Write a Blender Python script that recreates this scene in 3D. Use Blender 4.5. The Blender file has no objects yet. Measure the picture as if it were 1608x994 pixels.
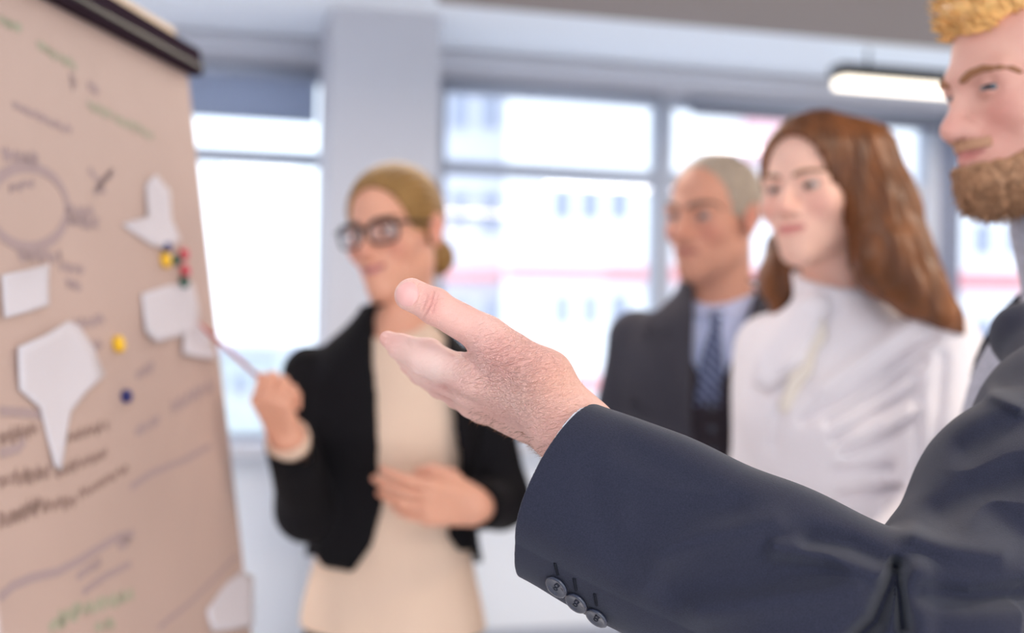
import bpy, bmesh, math, random
import numpy as np
from mathutils import Vector, Matrix

random.seed(7)
RNG = np.random.default_rng(11)
SC = bpy.context.scene
COL = SC.collection

# ------------------------------------------------------------------ camera
FPX = 1900.0
CAM_Z = 1.38
PITCH = math.radians(0.69)
ROLL = 0.018
CAM = np.array([0.0, 0.0, CAM_Z])
_F = np.array([0, math.cos(PITCH), math.sin(PITCH)])
_R0 = np.array([1.0, 0, 0])
_U0 = np.array([0, -math.sin(PITCH), math.cos(PITCH)])
_U = _U0 * math.cos(ROLL) - _R0 * math.sin(ROLL)
_R = _R0 * math.cos(ROLL) + _U0 * math.sin(ROLL)
cam_data = bpy.data.cameras.new('camera')
cam = bpy.data.objects.new('camera', cam_data)
COL.objects.link(cam)
cam.matrix_world = Matrix(((_R[0], _U[0], -_F[0], 0), (_R[1], _U[1], -_F[1], 0), (_R[2], _U[2], -_F[2], CAM_Z), (0, 0, 0, 1)))
cam_data.sensor_width = 36.0
cam_data.lens = FPX / 1608 * 36
cam_data.clip_start = 0.05
cam_data.clip_end = 300
cam_data.dof.use_dof = True
cam_data.dof.focus_distance = 0.83
cam_data.dof.aperture_fstop = 3.1
SC.camera = cam

# ------------------------------------------------------------------ sky and exposure
world = bpy.data.worlds.new('overcast_sky')
SC.world = world
world.use_nodes = True
wbg = world.node_tree.nodes['Background']
wbg.inputs['Color'].default_value = (0.82, 0.91, 1.0, 1)
wbg.inputs['Strength'].default_value = 2.3
SC.view_settings.view_transform = 'Standard'
SC.view_settings.look = 'None'
SC.view_settings.gamma = 1
SC.view_settings.use_curve_mapping = False
SC.view_settings.exposure = 0.28
LAMP_POWER = 16.0

# ------------------------------------------------------------------ helpers
def W(px, py, d):
    """the world point at depth d seen in the photograph at px, py"""
    return CAM + d * (_F + (px - 804) / FPX * _R + (497 - py) / FPX * _U)

def proj(P):
    q = P - CAM.astype(P.dtype)
    d = q @ _F.astype(P.dtype)
    return np.stack([804 + FPX * (q @ _R.astype(P.dtype)) / d, 497 - FPX * (q @ _U.astype(P.dtype)) / d], -1)

def ray_plane(px, py, p0, n):
    d = W(px, py, 1.0) - CAM
    t = np.dot(np.asarray(p0) - CAM, n) / np.dot(d, n)
    return CAM + d * t

def nrm(v):
    v = np.asarray(v, float)
    return v / np.linalg.norm(v)

def lin(c):
    c = c / 255.0
    return c / 12.92 if c <= 0.04045 else ((c + 0.055) / 1.055) ** 2.4

def C(r, g, b):
    return (lin(r), lin(g), lin(b), 1.0)

def mat(name, color, rough=0.6, spec=0.3, bump=None, var=None, attr=None, sss=0.0, metal=0.0, sheen=0.0, coat=0.0):
    """bump=(scale, strength, distance, stretch xyz); var=(scale, amount, stretch xyz)"""
    m = bpy.data.materials.new(name)
    m.use_nodes = True
    nt = m.node_tree
    b = nt.nodes['Principled BSDF']
    b.inputs['Base Color'].default_value = color
    b.inputs['Roughness'].default_value = rough
    b.inputs['Specular IOR Level'].default_value = spec
    b.inputs['Metallic'].default_value = metal
    b.inputs['Sheen Weight'].default_value = sheen
    b.inputs['Coat Weight'].default_value = coat
    if sss:
        b.inputs['Subsurface Weight'].default_value = sss
        b.inputs['Subsurface Radius'].default_value = (0.010, 0.004, 0.0025)
        b.inputs['Subsurface Scale'].default_value = 0.6
    src = None
    if attr:
        a = nt.nodes.new('ShaderNodeAttribute')
        a.attribute_name = attr
        src = a.outputs['Color']
    tc = nt.nodes.new('ShaderNodeTexCoord')
    if var:
        mp = nt.nodes.new('ShaderNodeMapping')
        mp.inputs['Scale'].default_value = var[2] if len(var) > 2 else (1, 1, 1)
        nt.links.new(tc.outputs['Object'], mp.inputs['Vector'])
        n = nt.nodes.new('ShaderNodeTexNoise')
        n.inputs['Scale'].default_value = var[0]
        n.inputs['Detail'].default_value = 5
        nt.links.new(mp.outputs[0], n.inputs['Vector'])
        mr = nt.nodes.new('ShaderNodeMapRange')
        mr.inputs['From Min'].default_value = 0.25
        mr.inputs['From Max'].default_value = 0.75
        mr.inputs['To Min'].default_value = 1 - var[1]
        mr.inputs['To Max'].default_value = 1 + var[1]
        nt.links.new(n.outputs['Fac'], mr.inputs['Value'])
        mx = nt.nodes.new('ShaderNodeMix')
        mx.data_type = 'RGBA'
        mx.blend_type = 'MULTIPLY'
        mx.inputs[0].default_value = 1.0
        if src:
            nt.links.new(src, mx.inputs[6])
        else:
            mx.inputs[6].default_value = color
        nt.links.new(mr.outputs[0], mx.inputs[7])
        src = mx.outputs[2]
    if src:
        nt.links.new(src, b.inputs['Base Color'])
    if bump:
        mp = nt.nodes.new('ShaderNodeMapping')
        mp.inputs['Scale'].default_value = bump[3] if len(bump) > 3 else (1, 1, 1)
        if len(bump) > 4:
            mp.inputs['Rotation'].default_value = bump[4]
        nt.links.new(tc.outputs['Object'], mp.inputs['Vector'])
        n = nt.nodes.new('ShaderNodeTexNoise')
        n.inputs['Scale'].default_value = bump[0]
        n.inputs['Detail'].default_value = 4
        nt.links.new(mp.outputs[0], n.inputs['Vector'])
        bp = nt.nodes.new('ShaderNodeBump')
        bp.inputs['Strength'].default_value = bump[1]
        bp.inputs['Distance'].default_value = bump[2]
        nt.links.new(n.outputs['Fac'], bp.inputs['Height'])
        nt.links.new(bp.outputs[0], b.inputs['Normal'])
    return m

def emit_mat(name, color, strength):
    m = bpy.data.materials.new(name)
    m.use_nodes = True
    b = m.node_tree.nodes['Principled BSDF']
    b.inputs['Base Color'].default_value = color
    b.inputs['Emission Color'].default_value = color
    b.inputs['Emission Strength'].default_value = strength
    return m

def translucent(m, w):
    nt = m.node_tree
    b = nt.nodes['Principled BSDF']
    t = nt.nodes.new('ShaderNodeBsdfTranslucent')
    t.inputs[0].default_value = b.inputs['Base Color'].default_value
    mx = nt.nodes.new('ShaderNodeMixShader')
    mx.inputs[0].default_value = w
    nt.links.new(b.outputs[0], mx.inputs[1])
    nt.links.new(t.outputs[0], mx.inputs[2])
    nt.links.new(mx.outputs[0], nt.nodes['Material Output'].inputs[0])
    return m

def glass_mat(name, tint, gloss=0.06):
    m = bpy.data.materials.new(name)
    m.use_nodes = True
    nt = m.node_tree
    nt.nodes.remove(nt.nodes['Principled BSDF'])
    t = nt.nodes.new('ShaderNodeBsdfTransparent')
    t.inputs[0].default_value = tint
    g = nt.nodes.new('ShaderNodeBsdfGlossy')
    g.inputs['Roughness'].default_value = 0.02
    mx = nt.nodes.new('ShaderNodeMixShader')
    mx.inputs[0].default_value = gloss
    nt.links.new(t.outputs[0], mx.inputs[1])
    nt.links.new(g.outputs[0], mx.inputs[2])
    nt.links.new(mx.outputs[0], nt.nodes['Material Output'].inputs[0])
    return m

def thing(name, loc, label=None, cat=None, group=None, kind=None):
    o = bpy.data.objects.new(name, None)
    COL.objects.link(o)
    o.location = loc
    o.empty_display_size = 0.05
    tag(o, label, cat, group, kind)
    return o

def tag(o, label=None, cat=None, group=None, kind=None):
    if label: o['label'] = label
    if cat: o['category'] = cat
    if group: o['group'] = group
    if kind: o['kind'] = kind
    return o

def origin_of(parent):
    v = np.zeros(3)
    while parent is not None:
        v = v + np.array(parent.location)
        parent = parent.parent
    return v

def mk(name, V, F, material, parent=None, smooth=True, col=None, loc=None):
    """one mesh object from world-space vertices; its origin sits at loc (or its parent's origin)"""
    V = np.asarray(V, float)
    base = origin_of(parent)
    if loc is None:
        loc = base if parent is not None else V.mean(0)
    loc = np.asarray(loc, float)
    me = bpy.data.meshes.new(name)
    if isinstance(F, np.ndarray):
        n, k = F.shape
        me.vertices.add(len(V))
        me.vertices.foreach_set('co', (V - loc).astype(np.float32).ravel())
        me.loops.add(n * k)
        me.loops.foreach_set('vertex_index', F.astype(np.int32).ravel())
        me.polygons.add(n)
        me.polygons.foreach_set('loop_start', np.arange(0, n * k, k, dtype=np.int32))
        me.update(calc_edges=True)
        me.validate()
    else:
        me.from_pydata([tuple(x) for x in (V - loc)], [], F)
    if smooth:
        me.polygons.foreach_set('use_smooth', np.ones(len(me.polygons), bool))
    if col is not None:
        a = me.color_attributes.new('Col', 'FLOAT_COLOR', 'POINT')
        c4 = np.ones((len(V), 4), np.float32)
        c4[:, :3] = col
        a.data.foreach_set('color', c4.ravel())
    me.materials.append(material)
    o = bpy.data.objects.new(name, me)
    COL.objects.link(o)
    o.location = loc - base
    if parent is not None:
        o.parent = parent
    return o

# --- small mesh builder: boxes, tubes, prisms in one part
class MB:
    def __init__(self):
        self.v, self.f = [], []
    def box(self, c, ax, ay, az):
        """centre and the three half-axis vectors"""
        c, ax, ay, az = (np.asarray(q, float) for q in (c, ax, ay, az))
        n = len(self.v)
        for sx in (-1, 1):
            for sy in (-1, 1):
                for sz in (-1, 1):
                    self.v.append(c + sx * ax + sy * ay + sz * az)
        for q in ((0, 1, 3, 2), (4, 6, 7, 5), (0, 4, 5, 1), (2, 3, 7, 6), (0, 2, 6, 4), (1, 5, 7, 3)):
            self.f.append([n + i for i in q])
        return self
    def tube(self, pts, r, seg=8, closed=False, cap=True):
        pts = [np.asarray(p, float) for p in pts]
        rs = r if isinstance(r, (list, tuple, np.ndarray)) else [r] * len(pts)
        n0, N = len(self.v), len(pts)
        prev = None
        for i, p in enumerate(pts):
            if closed:
                t = pts[(i + 1) % N] - pts[i - 1]
            else:
                t = pts[min(i + 1, N - 1)] - pts[max(i - 1, 0)]
            t = nrm(t)
            if prev is None:
                prev = np.cross(t, [0.31, 0.21, 0.93])
                if np.linalg.norm(prev) < 0.1: prev = np.cross(t, [1, 0, 0])
            a = nrm(prev - t * np.dot(prev, t))
            b = np.cross(t, a)
            prev = a
            for k in range(seg):
                th = 2 * math.pi * k / seg
                self.v.append(p + rs[i] * (math.cos(th) * a + math.sin(th) * b))
        for i in range(N if closed else N - 1):
            j = (i + 1) % N
            for k in range(seg):
                l = (k + 1) % seg
                self.f.append([n0 + i * seg + k, n0 + i * seg + l, n0 + j * seg + l, n0 + j * seg + k])
        if cap and not closed:
            self.f.append([n0 + k for k in range(seg)][::-1])
            self.f.append([n0 + (N - 1) * seg + k for k in range(seg)])
        return self
    def lathe(self, c, axis, prof, seg=20):
        """prof: (distance along axis, radius) pairs"""
        axis = nrm(axis)
        a = np.cross(axis, [0.2, 0.3, 0.93]); a = nrm(a); b = np.cross(axis, a)
        n0 = len(self.v)
        for (h, r) in prof:
            for k in range(seg):
                th = 2 * math.pi * k / seg
                self.v.append(np.asarray(c) + axis * h + max(r, 1e-5) * (math.cos(th) * a + math.sin(th) * b))
        for i in range(len(prof) - 1):
            for k in range(seg):
                l = (k + 1) % seg
                self.f.append([n0 + i * seg + k, n0 + i * seg + l, n0 + (i + 1) * seg + l, n0 + (i + 1) * seg + k])
        self.f.append([n0 + k for k in range(seg)][::-1])
        self.f.append([n0 + (len(prof) - 1) * seg + k for k in range(seg)])
        return self
    def build(self, name, material, parent=None, smooth=False, loc=None):
        return mk(name, np.array(self.v), self.f, material, parent, smooth, loc=loc)

def bevel(o, w, seg=2):
    m = o.modifiers.new('bevel', 'BEVEL')
    m.width = w
    m.segments = seg
    m.limit_method = 'ANGLE'
    return o

# ------------------------------------------------------------------ implicit surfaces -> meshes
class S:
    def __init__(self, f, lo, hi):
        self.f, self.lo, self.hi = f, np.asarray(lo, float), np.asarray(hi, float)
    def __call__(self, P):
        return self.f(P)

def f32(x):
    return np.asarray(x, np.float32)

def rc(a, b, ra, rb=None):
    rb = ra if rb is None else rb
    a_, b_ = f32(a), f32(b)
    ab = b_ - a_
    l2 = max(float(ab @ ab), 1e-12)
    def f(P):
        q = P - a_
        t = np.clip((q @ ab) / np.float32(l2), 0, 1)
        q = q - t[:, None] * ab
        return np.sqrt(np.einsum('ij,ij->i', q, q)) - (np.float32(ra) + np.float32(rb - ra) * t)
    r = max(ra, rb)
    return S(f, np.minimum(a, b) - r, np.maximum(a, b) + r)

def sph(c, r):
    c_ = f32(c)
    def f(P):
        q = P - c_
        return np.sqrt(np.einsum('ij,ij->i', q, q)) - np.float32(r)
    return S(f, np.asarray(c) - r, np.asarray(c) + r)

def ell(c, r, Rm=None):
    c_, ir = f32(c), f32(1 / np.asarray(r, float))
    Rf = None if Rm is None else f32(Rm)
    def f(P):
        q = P - c_
        if Rf is not None: q = q @ Rf
        q = q * ir
        k0 = np.sqrt(np.einsum('ij,ij->i', q, q)) + np.float32(1e-6)
        q = q * ir
        k1 = np.sqrt(np.einsum('ij,ij->i', q, q)) + np.float32(1e-6)
        return k0 * (k0 - 1) / k1
    m = np.max(r) if Rm is not None else np.asarray(r)
    return S(f, np.asarray(c) - m, np.asarray(c) + m)

def smin(a, b, k):
    if k <= 0: return np.minimum(a, b)
    h = np.clip(0.5 + 0.5 * (b - a) / np.float32(k), 0, 1)
    return b * (1 - h) + a * h - np.float32(k) * h * (1 - h)

def U(k, *ss):
    ss = [s for s in ss if s is not None]
    def f(P):
        d = ss[0].f(P)
        for s in ss[1:]:
            d = smin(d, s.f(P), k)
        return d
    return S(f, np.min([s.lo for s in ss], 0) - k / 2, np.max([s.hi for s in ss], 0) + k / 2)

def sub(a, b, k=0.0):
    return S(lambda P: -smin(-a.f(P), b.f(P), k), a.lo, a.hi)

def inter(a, b, k=0.0):
    return S(lambda P: -smin(-a.f(P), -b.f(P), k), a.lo, a.hi)

def off(a, d):
    return S(lambda P: a.f(P) - np.float32(d), a.lo - d, a.hi + d)

def half(n, p):
    """solid where (P-p).n < 0"""
    n_, c_ = f32(nrm(n)), np.float32(np.dot(nrm(n), p))
    return S(lambda P: P @ n_ - c_, [-50] * 3, [50] * 3)

def xf(s, Rm, c, sc=1.0):
    Rf, c_ = f32(Rm), f32(c)
    cs = np.array([[(s.lo, s.hi)[i][0], (s.lo, s.hi)[j][1], (s.lo, s.hi)[k][2]] for i in (0, 1) for j in (0, 1) for k in (0, 1)])
    w = cs * sc @ np.asarray(Rm).T + c
    return S(lambda P: s.f((P - c_) @ Rf / np.float32(sc)) * np.float32(sc), w.min(0), w.max(0))

def G(s, m=0.05):
    """the same shape, evaluated only near its box"""
    lo, hi, mm = f32(s.lo), f32(s.hi), np.float32(m)
    def f(P):
        q = np.maximum(np.maximum(lo - P, P - hi), 0)
        bd = np.sqrt(np.einsum('ij,ij->i', q, q))
        near = bd < mm
        out = bd + np.float32(0.01)
        if near.any():
            out[near] = s.f(P[near])
        return out
    return S(f, s.lo, s.hi)

def chain(pts, k=0.01):
    """pts: (point, radius) list"""
    return U(k, *[rc(pts[i][0], pts[i + 1][0], pts[i][1], pts[i + 1][1]) for i in range(len(pts) - 1)])

def loft(Rm, c, zs, a, b, cy=None, cx=None, p=2.2, plow=None):
    """cross-sections along local z: half-width a, half-depth b, forward offset cy"""
    Rf, c_ = f32(Rm), f32(c)
    order = np.argsort(zs)
    zs = np.asarray(zs, float)[order]
    a, b = np.asarray(a, float)[order], np.asarray(b, float)[order]
    cy = np.zeros(len(zs)) if cy is None else np.asarray(cy, float)[order]
    cx = np.zeros(len(zs)) if cx is None else np.asarray(cx, float)[order]
    zz = np.linspace(zs[0], zs[-1], 120)
    def smooth(v):
        v = np.interp(zz, zs, v)
        ker = np.hanning(15); ker /= ker.sum()
        return np.convolve(np.pad(v, 7, mode='edge'), ker, 'valid')
    A, B, CY, CX = smooth(a), smooth(b), smooth(cy), smooth(cx)
    def f(P):
        q = (P - c_) @ Rf
        z = q[:, 2]
        aa = np.interp(z, zz, A).astype(np.float32); bb = np.interp(z, zz, B).astype(np.float32)
        x = (q[:, 0] - np.interp(z, zz, CX).astype(np.float32)) / aa
        pw = np.float32(p)
        if plow: pw = np.float32(p) + np.float32(plow - p) * np.clip(-x * 1.6, 0, 1)
        x = np.abs(x)
        y = np.abs(q[:, 1] - np.interp(z, zz, CY).astype(np.float32)) / bb
        k = (x ** pw + y ** pw + np.float32(1e-9)) ** (1 / pw)
        d = (k - 1) * np.minimum(aa, bb)
        dz = np.maximum(z - zz[-1], zz[0] - z).astype(np.float32)
        return np.maximum(d, dz)
    m = max(a.max(), b.max()) + 0.03
    ends = np.array([np.array([sx * m, sy * m, z]) for sx in (-1, 1) for sy in (-1, 1) for z in (zz[0], zz[-1])]) @ np.asarray(Rm).T + c
    return S(f, ends.min(0), ends.max(0))

def poly2d(pts):
    """signed distance to a closed polygon (negative inside), for (N,2) points"""
    P = np.asarray(pts, np.float32)
    def f(q):
        d = np.full(len(q), 1e9, np.float32)
        s = np.ones(len(q), np.float32)
        n = len(P)
        for i in range(n):
            a, b = P[i], P[i - 1]
            e = b - a
            w = q - a
            t = np.clip((w @ e) / max(float(e @ e), 1e-9), 0, 1)
            bb = w - t[:, None] * e
            d = np.minimum(d, np.einsum('ij,ij->i', bb, bb))
            c1, c2, c3 = q[:, 1] >= a[1], q[:, 1] < b[1], e[0] * w[:, 1] > e[1] * w[:, 0]
            flip = (c1 & c2 & c3) | (~c1 & ~c2 & ~c3)
            s[flip] *= -1
        return s * np.sqrt(d)
    return f

def seg_d(q, a, b):
    a, b = f32(a), f32(b)
    e = b - a
    w = q - a
    t = np.clip((w @ e) / max(float(e @ e), 1e-9), 0, 1)
    w = w - t[:, None] * e
    return np.sqrt(np.einsum('ij,ij->i', w, w))

def extruded(poly, Rm, c, fwd=True):
    """polygon in the local (x, z) plane of frame Rm (left, forward, up), through the front half only when fwd"""
    g = poly2d(poly)
    Rf, c_ = f32(Rm), f32(c)
    def f(P):
        q = (P - c_) @ Rf
        d = g(q[:, [0, 2]])
        return np.maximum(d, -q[:, 1]) if fwd else d
    return S(f, [-50] * 3, [50] * 3)

_OFF8 = np.array([(i, j, k) for i in (0, 1) for j in (0, 1) for k in (0, 1)])
def polygonize(s, h, newton=1, safe=1.7, lo=None, hi=None):
    lo = (s.lo if lo is None else np.asarray(lo, float)) - 3 * h
    hi = (s.hi if hi is None else np.asarray(hi, float)) + 3 * h
    f = s.f
    def ev(P):
        P = P.astype(np.float32)
        out = np.empty(len(P), np.float32)
        for i in range(0, len(P), 400000):
            out[i:i + 400000] = f(P[i:i + 400000])
        return out
    H = 8 * h
    n = np.ceil((hi - lo) / H).astype(int)
    g = np.stack(np.meshgrid(*[np.arange(m) for m in n], indexing='ij'), -1).reshape(-1, 3)
    v = ev(lo + (g + 0.5) * H)
    g = g[np.abs(v) < H * 0.87 * safe]
    o4 = np.stack(np.meshgrid(*[np.arange(4)] * 3, indexing='ij'), -1).reshape(-1, 3)
    g = (g[:, None, :] * 4 + o4[None]).reshape(-1, 3)
    v = ev(lo + (g + 0.5) * 2 * h)
    g = g[np.abs(v) < 2 * h * 0.87 * safe]
    cells = (g[:, None, :] * 2 + _OFF8[None]).reshape(-1, 3)
    dim = n * 8 + 3
    key = lambda q: (q[..., 0].astype(np.int64) * dim[1] + q[..., 1]) * dim[2] + q[..., 2]
    ck = key(cells[:, None, :] + _OFF8[None])
    uk, inv = np.unique(ck.ravel(), return_inverse=True)
    pts = np.stack([uk // (dim[1] * dim[2]), (uk // dim[2]) % dim[1], uk % dim[2]], -1)
    val = ev(lo + pts * h)
    cv = val[inv].reshape(-1, 8)
    neg = cv < 0
    act = neg.any(1) & ~neg.all(1)
    cells, cv, neg = cells[act], cv[act], neg[act]
    acc = np.zeros((len(cells), 3)); cnt = np.zeros(len(cells))
    for i in range(8):
        for j in range(i + 1, 8):
            if np.abs(_OFF8[i] - _OFF8[j]).sum() != 1: continue
            x = neg[:, i] != neg[:, j]
            den = cv[:, i] - cv[:, j]
            t = np.where(x, cv[:, i] / np.where(np.abs(den) < 1e-12, 1, den), 0)
            p = _OFF8[i][None] + t[:, None] * (_OFF8[j] - _OFF8[i])[None]
            acc += np.where(x[:, None], p, 0); cnt += x
    V = lo + (cells + acc / cnt[:, None]) * h
    k0 = key(cells)
    order = np.argsort(k0); ks = k0[order]
    def find(c):
        q = key(c)
        i = np.clip(np.searchsorted(ks, q), 0, len(ks) - 1)
        return np.where(ks[i] == q, order[i], -1)
    quads = []
    for ax in range(3):
        b, c = (ax + 1) % 3, (ax + 2) % 3
        e1 = 4 if ax == 0 else 2 if ax == 1 else 1
        x = neg[:, 0] != neg[:, e1]
        idx = np.nonzero(x)[0]
        cc = cells[idx]
        eb, ec = np.zeros(3, int), np.zeros(3, int)
        eb[b] = 1; ec[c] = 1
        q = np.stack([idx, find(cc - eb), find(cc - eb - ec), find(cc - ec)], -1)
        inside = neg[idx, 0]
        q = np.where(inside[:, None], q, q[:, ::-1])
        quads.append(q[(q >= 0).all(1)])
    F = np.concatenate(quads)
    for _ in range(newton):
        e = 0.6 * h
        d0 = ev(V)
        gr = np.stack([ev(V + np.eye(3)[a] * e) - ev(V - np.eye(3)[a] * e) for a in range(3)], -1) / (2 * e)
        g2 = np.maximum((gr ** 2).sum(1), 0.15)
        st = np.clip(d0 / g2, -0.5 * h, 0.5 * h)
        V = V - gr * st[:, None]
    return V, F

def march(s, px, py, d0=0.4, d1=3.0):
    """first point of the surface along the sight line, with its outward normal"""
    dr = W(px, py, 1.0) - CAM
    L = np.linalg.norm(dr)
    t = d0
    for _ in range(200):
        d = float(s.f(f32([CAM + dr * t]))[0])
        if d < 1e-4 or t > d1: break
        t += d / L * 0.7
    p = CAM + dr * t
    e = 1e-3
    g = np.array([float(s.f(f32([p + np.eye(3)[a] * e]))[0] - s.f(f32([p - np.eye(3)[a] * e]))[0]) for a in range(3)])
    return p, nrm(g)
# ------------------------------------------------------------------ materials
M = {}
M['wall'] = mat('painted_wall', C(196, 198, 208), 0.8, 0.2, bump=(60, 0.05, 0.002))
M['ceiling'] = mat('painted_ceiling', C(236, 244, 255), 0.9, 0.1)
M['soffit'] = mat('dimmed_acoustic_ceiling', C(150, 142, 140), 0.95, 0.1, bump=(300, 0.2, 0.002))  # near ceiling gets less light; that dimness is put into the grey
M['floor'] = mat('pale_vinyl_floor', C(222, 222, 224), 0.5, 0.3, var=(3, 0.06))
M['frame'] = mat('window_frame_grey', C(165, 172, 188), 0.45, 0.4)
M['blind'] = mat('roller_blind_fabric', C(182, 190, 208), 0.9, 0.1, bump=(400, 0.15, 0.001))
M['blind_dark'] = mat('roller_blind_dark_fabric', C(96, 96, 106), 0.9, 0.1, bump=(400, 0.15, 0.001))
translucent(M['blind'], 0.5)
translucent(M['blind_dark'], 0.12)
M['pane'] = glass_mat('window_glass', (0.97, 0.985, 1.0, 1), 0.05)
M['black'] = mat('black_lamp_housing', C(22, 21, 22), 0.5, 0.3)
M['diffuser'] = emit_mat('lamp_diffuser', (1.0, 0.9, 0.76, 1), 2.2)
M['facade'] = mat('white_render', C(238, 238, 242), 0.9, 0.1)
M['facade_wing'] = mat('pale_render', C(206, 208, 220), 0.9, 0.1)
M['facade_glass'] = mat('facade_window_glass', C(150, 156, 176), 0.3, 0.4)
M['facade_frame'] = mat('facade_window_frame', C(196, 198, 208), 0.7, 0.2)
M['red_band'] = mat('red_balcony_band', C(224, 150, 154), 0.8, 0.2)
M['asphalt'] = mat('street_ground', C(200, 200, 202), 0.9, 0.1, var=(0.5, 0.1))
M['board'] = mat('board_sheet', C(202, 175, 163), 0.6, 0.25, var=(4, 0.04))
M['dark_metal'] = mat('dark_clamp_metal', C(58, 46, 54), 0.9, 0.0)
M['cream_paper'] = mat('rolled_cream_paper', C(244, 220, 190), 0.8, 0.1)
M['pink_box'] = mat('pale_pink_render', C(240, 196, 204), 0.8, 0.1)
M['white_piece'] = mat('matte_white', C(224, 217, 222), 0.8, 0.1)
M['ink_violet'] = mat('violet_grey_marker', C(182, 160, 158), 0.8, 0.1)
M['ink_brown'] = mat('brown_marker', C(166, 140, 130), 0.8, 0.1)
M['ink_green'] = mat('green_marker', C(180, 176, 154), 0.8, 0.1)
M['mag_yellow'] = mat('yellow_plastic', C(250, 196, 30), 0.35, 0.5)
M['mag_navy'] = mat('navy_plastic', C(38, 42, 110), 0.35, 0.5)
M['mag_green'] = mat('green_plastic', C(32, 86, 68), 0.35, 0.5)
M['mag_red'] = mat('red_plastic', C(214, 70, 84), 0.35, 0.5)

# ------------------------------------------------------------------ the room
WA = math.radians(15)
W0 = np.array([-1.042, 5.0, 0.0])
WW = np.array([math.cos(WA), math.sin(WA), 0.0])          # along the window wall, to the right
WN = np.array([math.sin(WA), -math.cos(WA), 0.0])         # from the wall into the room
ZU = np.array([0, 0, 1.0])
CEIL = CAM_Z + 1.20

def wp(s, t, z):
    return W0 + WW * s + WN * t + ZU * z

def on_wall(px, py, t=0.0):
    p = ray_plane(px, py, wp(0, t, 0), WN)
    return float(np.dot(p - W0, WW)), float(p[2])

def wbox(mb, s0, s1, t0, t1, z0, z1):
    return mb.box(wp((s0 + s1) / 2, (t0 + t1) / 2, (z0 + z1) / 2), WW * (s1 - s0) / 2, WN * (t1 - t0) / 2, ZU * (z1 - z0) / 2)

def structure(name, mb, m, parent=None):
    o = mb.build(name, m, parent)
    if parent is None: o['kind'] = 'structure'
    return o

SL, SR = -3.2, 4.6
structure('floor', wbox(MB(), SL, SR, -0.3, 8.6, -0.12, 0.0), M['floor'])
structure('ceiling', wbox(MB(), SL, SR, -0.3, 8.6, CEIL, CEIL + 0.2), M['ceiling'])
sof_t = 0.92
structure('trim_ceiling', wbox(MB(), on_wall(560, 20, 0.9)[0] + 0.28, SR - 0.1, sof_t, 8.5, CEIL - 0.05, CEIL - 0.002), M['soffit'])
structure('wall_left', wbox(MB(), SL - 0.2, SL, -0.3, 8.6, 0, CEIL), M['wall'])
structure('wall_right', wbox(MB(), SR, SR + 0.2, -0.3, 8.6, 0, CEIL), M['wall'])

s_win0 = SL
s_p0, s_p1 = on_wall(516, 300, 0.57)[0], on_wall(688, 300, 0.57)[0]        # the pillar
z_sill = on_wall(392, 690)[1]
z_head = on_wall(400, 98)[1]
z_tr = on_wall(408, 242)[1]
sA0, sA1 = on_wall(230, 300)[0], on_wall(534, 300)[0]
sB0, sB1 = on_wall(686, 300)[0], on_wall(1043, 300)[0]
sC1 = on_wall(1487, 300)[0]
sD1 = SR - 0.1
wall = MB()
wbox(wall, SL, SR, -0.3, 0.0, 0, z_sill - 0.04)
wbox(wall, SL, SR, -0.3, 0.0, z_head, CEIL)
wbox(wall, SL, sA0 - 0.05, -0.3, 0.0, z_sill - 0.04, z_head)
wbox(wall, sA1, sB0, -0.3, 0.0, z_sill - 0.04, z_head)
wbox(wall, sD1, SR, -0.3, 0.0, z_sill - 0.04, z_head)
structure('wall_back', wall, M['wall'])
structure('trim_1', wbox(MB(), SL + 0.01, SR - 0.01, 0.0, 0.16, z_sill - 0.05, z_sill - 0.008), M['wall'])
structure('trim_2', wbox(MB(), SL + 0.01, SR - 0.01, 0.0, 0.06, z_head + 0.02, z_head + 0.10), M['wall'])
structure('trim_3', wbox(MB(), SL + 0.01, SR - 0.01, 0.0, 0.03, 0.09, z_sill - 0.055), mat('white_parapet_panel', C(224, 230, 240), 0.6, 0.2))
structure('baseboard_back', wbox(MB(), SL + 0.01, SR - 0.01, 0.0, 0.015, 0.0, 0.08), M['frame'])
structure('wall_pillar', wbox(MB(), s_p0, s_p1, 0.165, 0.57, 0, CEIL - 0.0), M['wall'])

M['frame_backlit'] = mat('window_frame_backlit', C(112, 120, 142), 0.5, 0.3)  # frame colour darkened to look backlit
def window(name, s0, s1, left_post=0.05, right_post=0.05, z_tr=z_tr, m=M['frame']):
    fw = 0.05
    fr = MB()
    wbox(fr, s0, s0 + left_post, -0.14, -0.06, z_sill - 0.04, z_head)
    wbox(fr, s1 - right_post, s1, -0.14, -0.06, z_sill - 0.04, z_head)
    wbox(fr, s0 + left_post, s1 - right_post, -0.14, -0.06, z_head - fw, z_head)
    wbox(fr, s0 + left_post, s1 - right_post, -0.14, -0.06, z_sill - 0.04, z_sill + 0.02)
    o = fr.build(name, m)
    o['kind'] = 'structure'
    tr = MB()
    wbox(tr, s0 + left_post, s1 - right_post, -0.135, -0.065, z_tr - 0.028, z_tr + 0.028)
    tr.build('transom', m, o)
    for z0, z1 in ((z_sill + 0.02, z_tr - 0.028), (z_tr + 0.028, z_head - fw)):
        wbox(MB(), s0 + left_post, s1 - right_post, -0.105, -0.095, z0, z1).build('pane', M['pane'], o)
    return o

window('window_1', sA0, sA1)
window('window_2', sB0, sB1 + 0.03)
window('window_3', sB1 + 0.03, sC1, 0.03, 0.07)
window('window_4', sC1, sD1, 0.12, 0.05, on_wall(1550, 322)[1], M['frame_backlit'])

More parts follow.
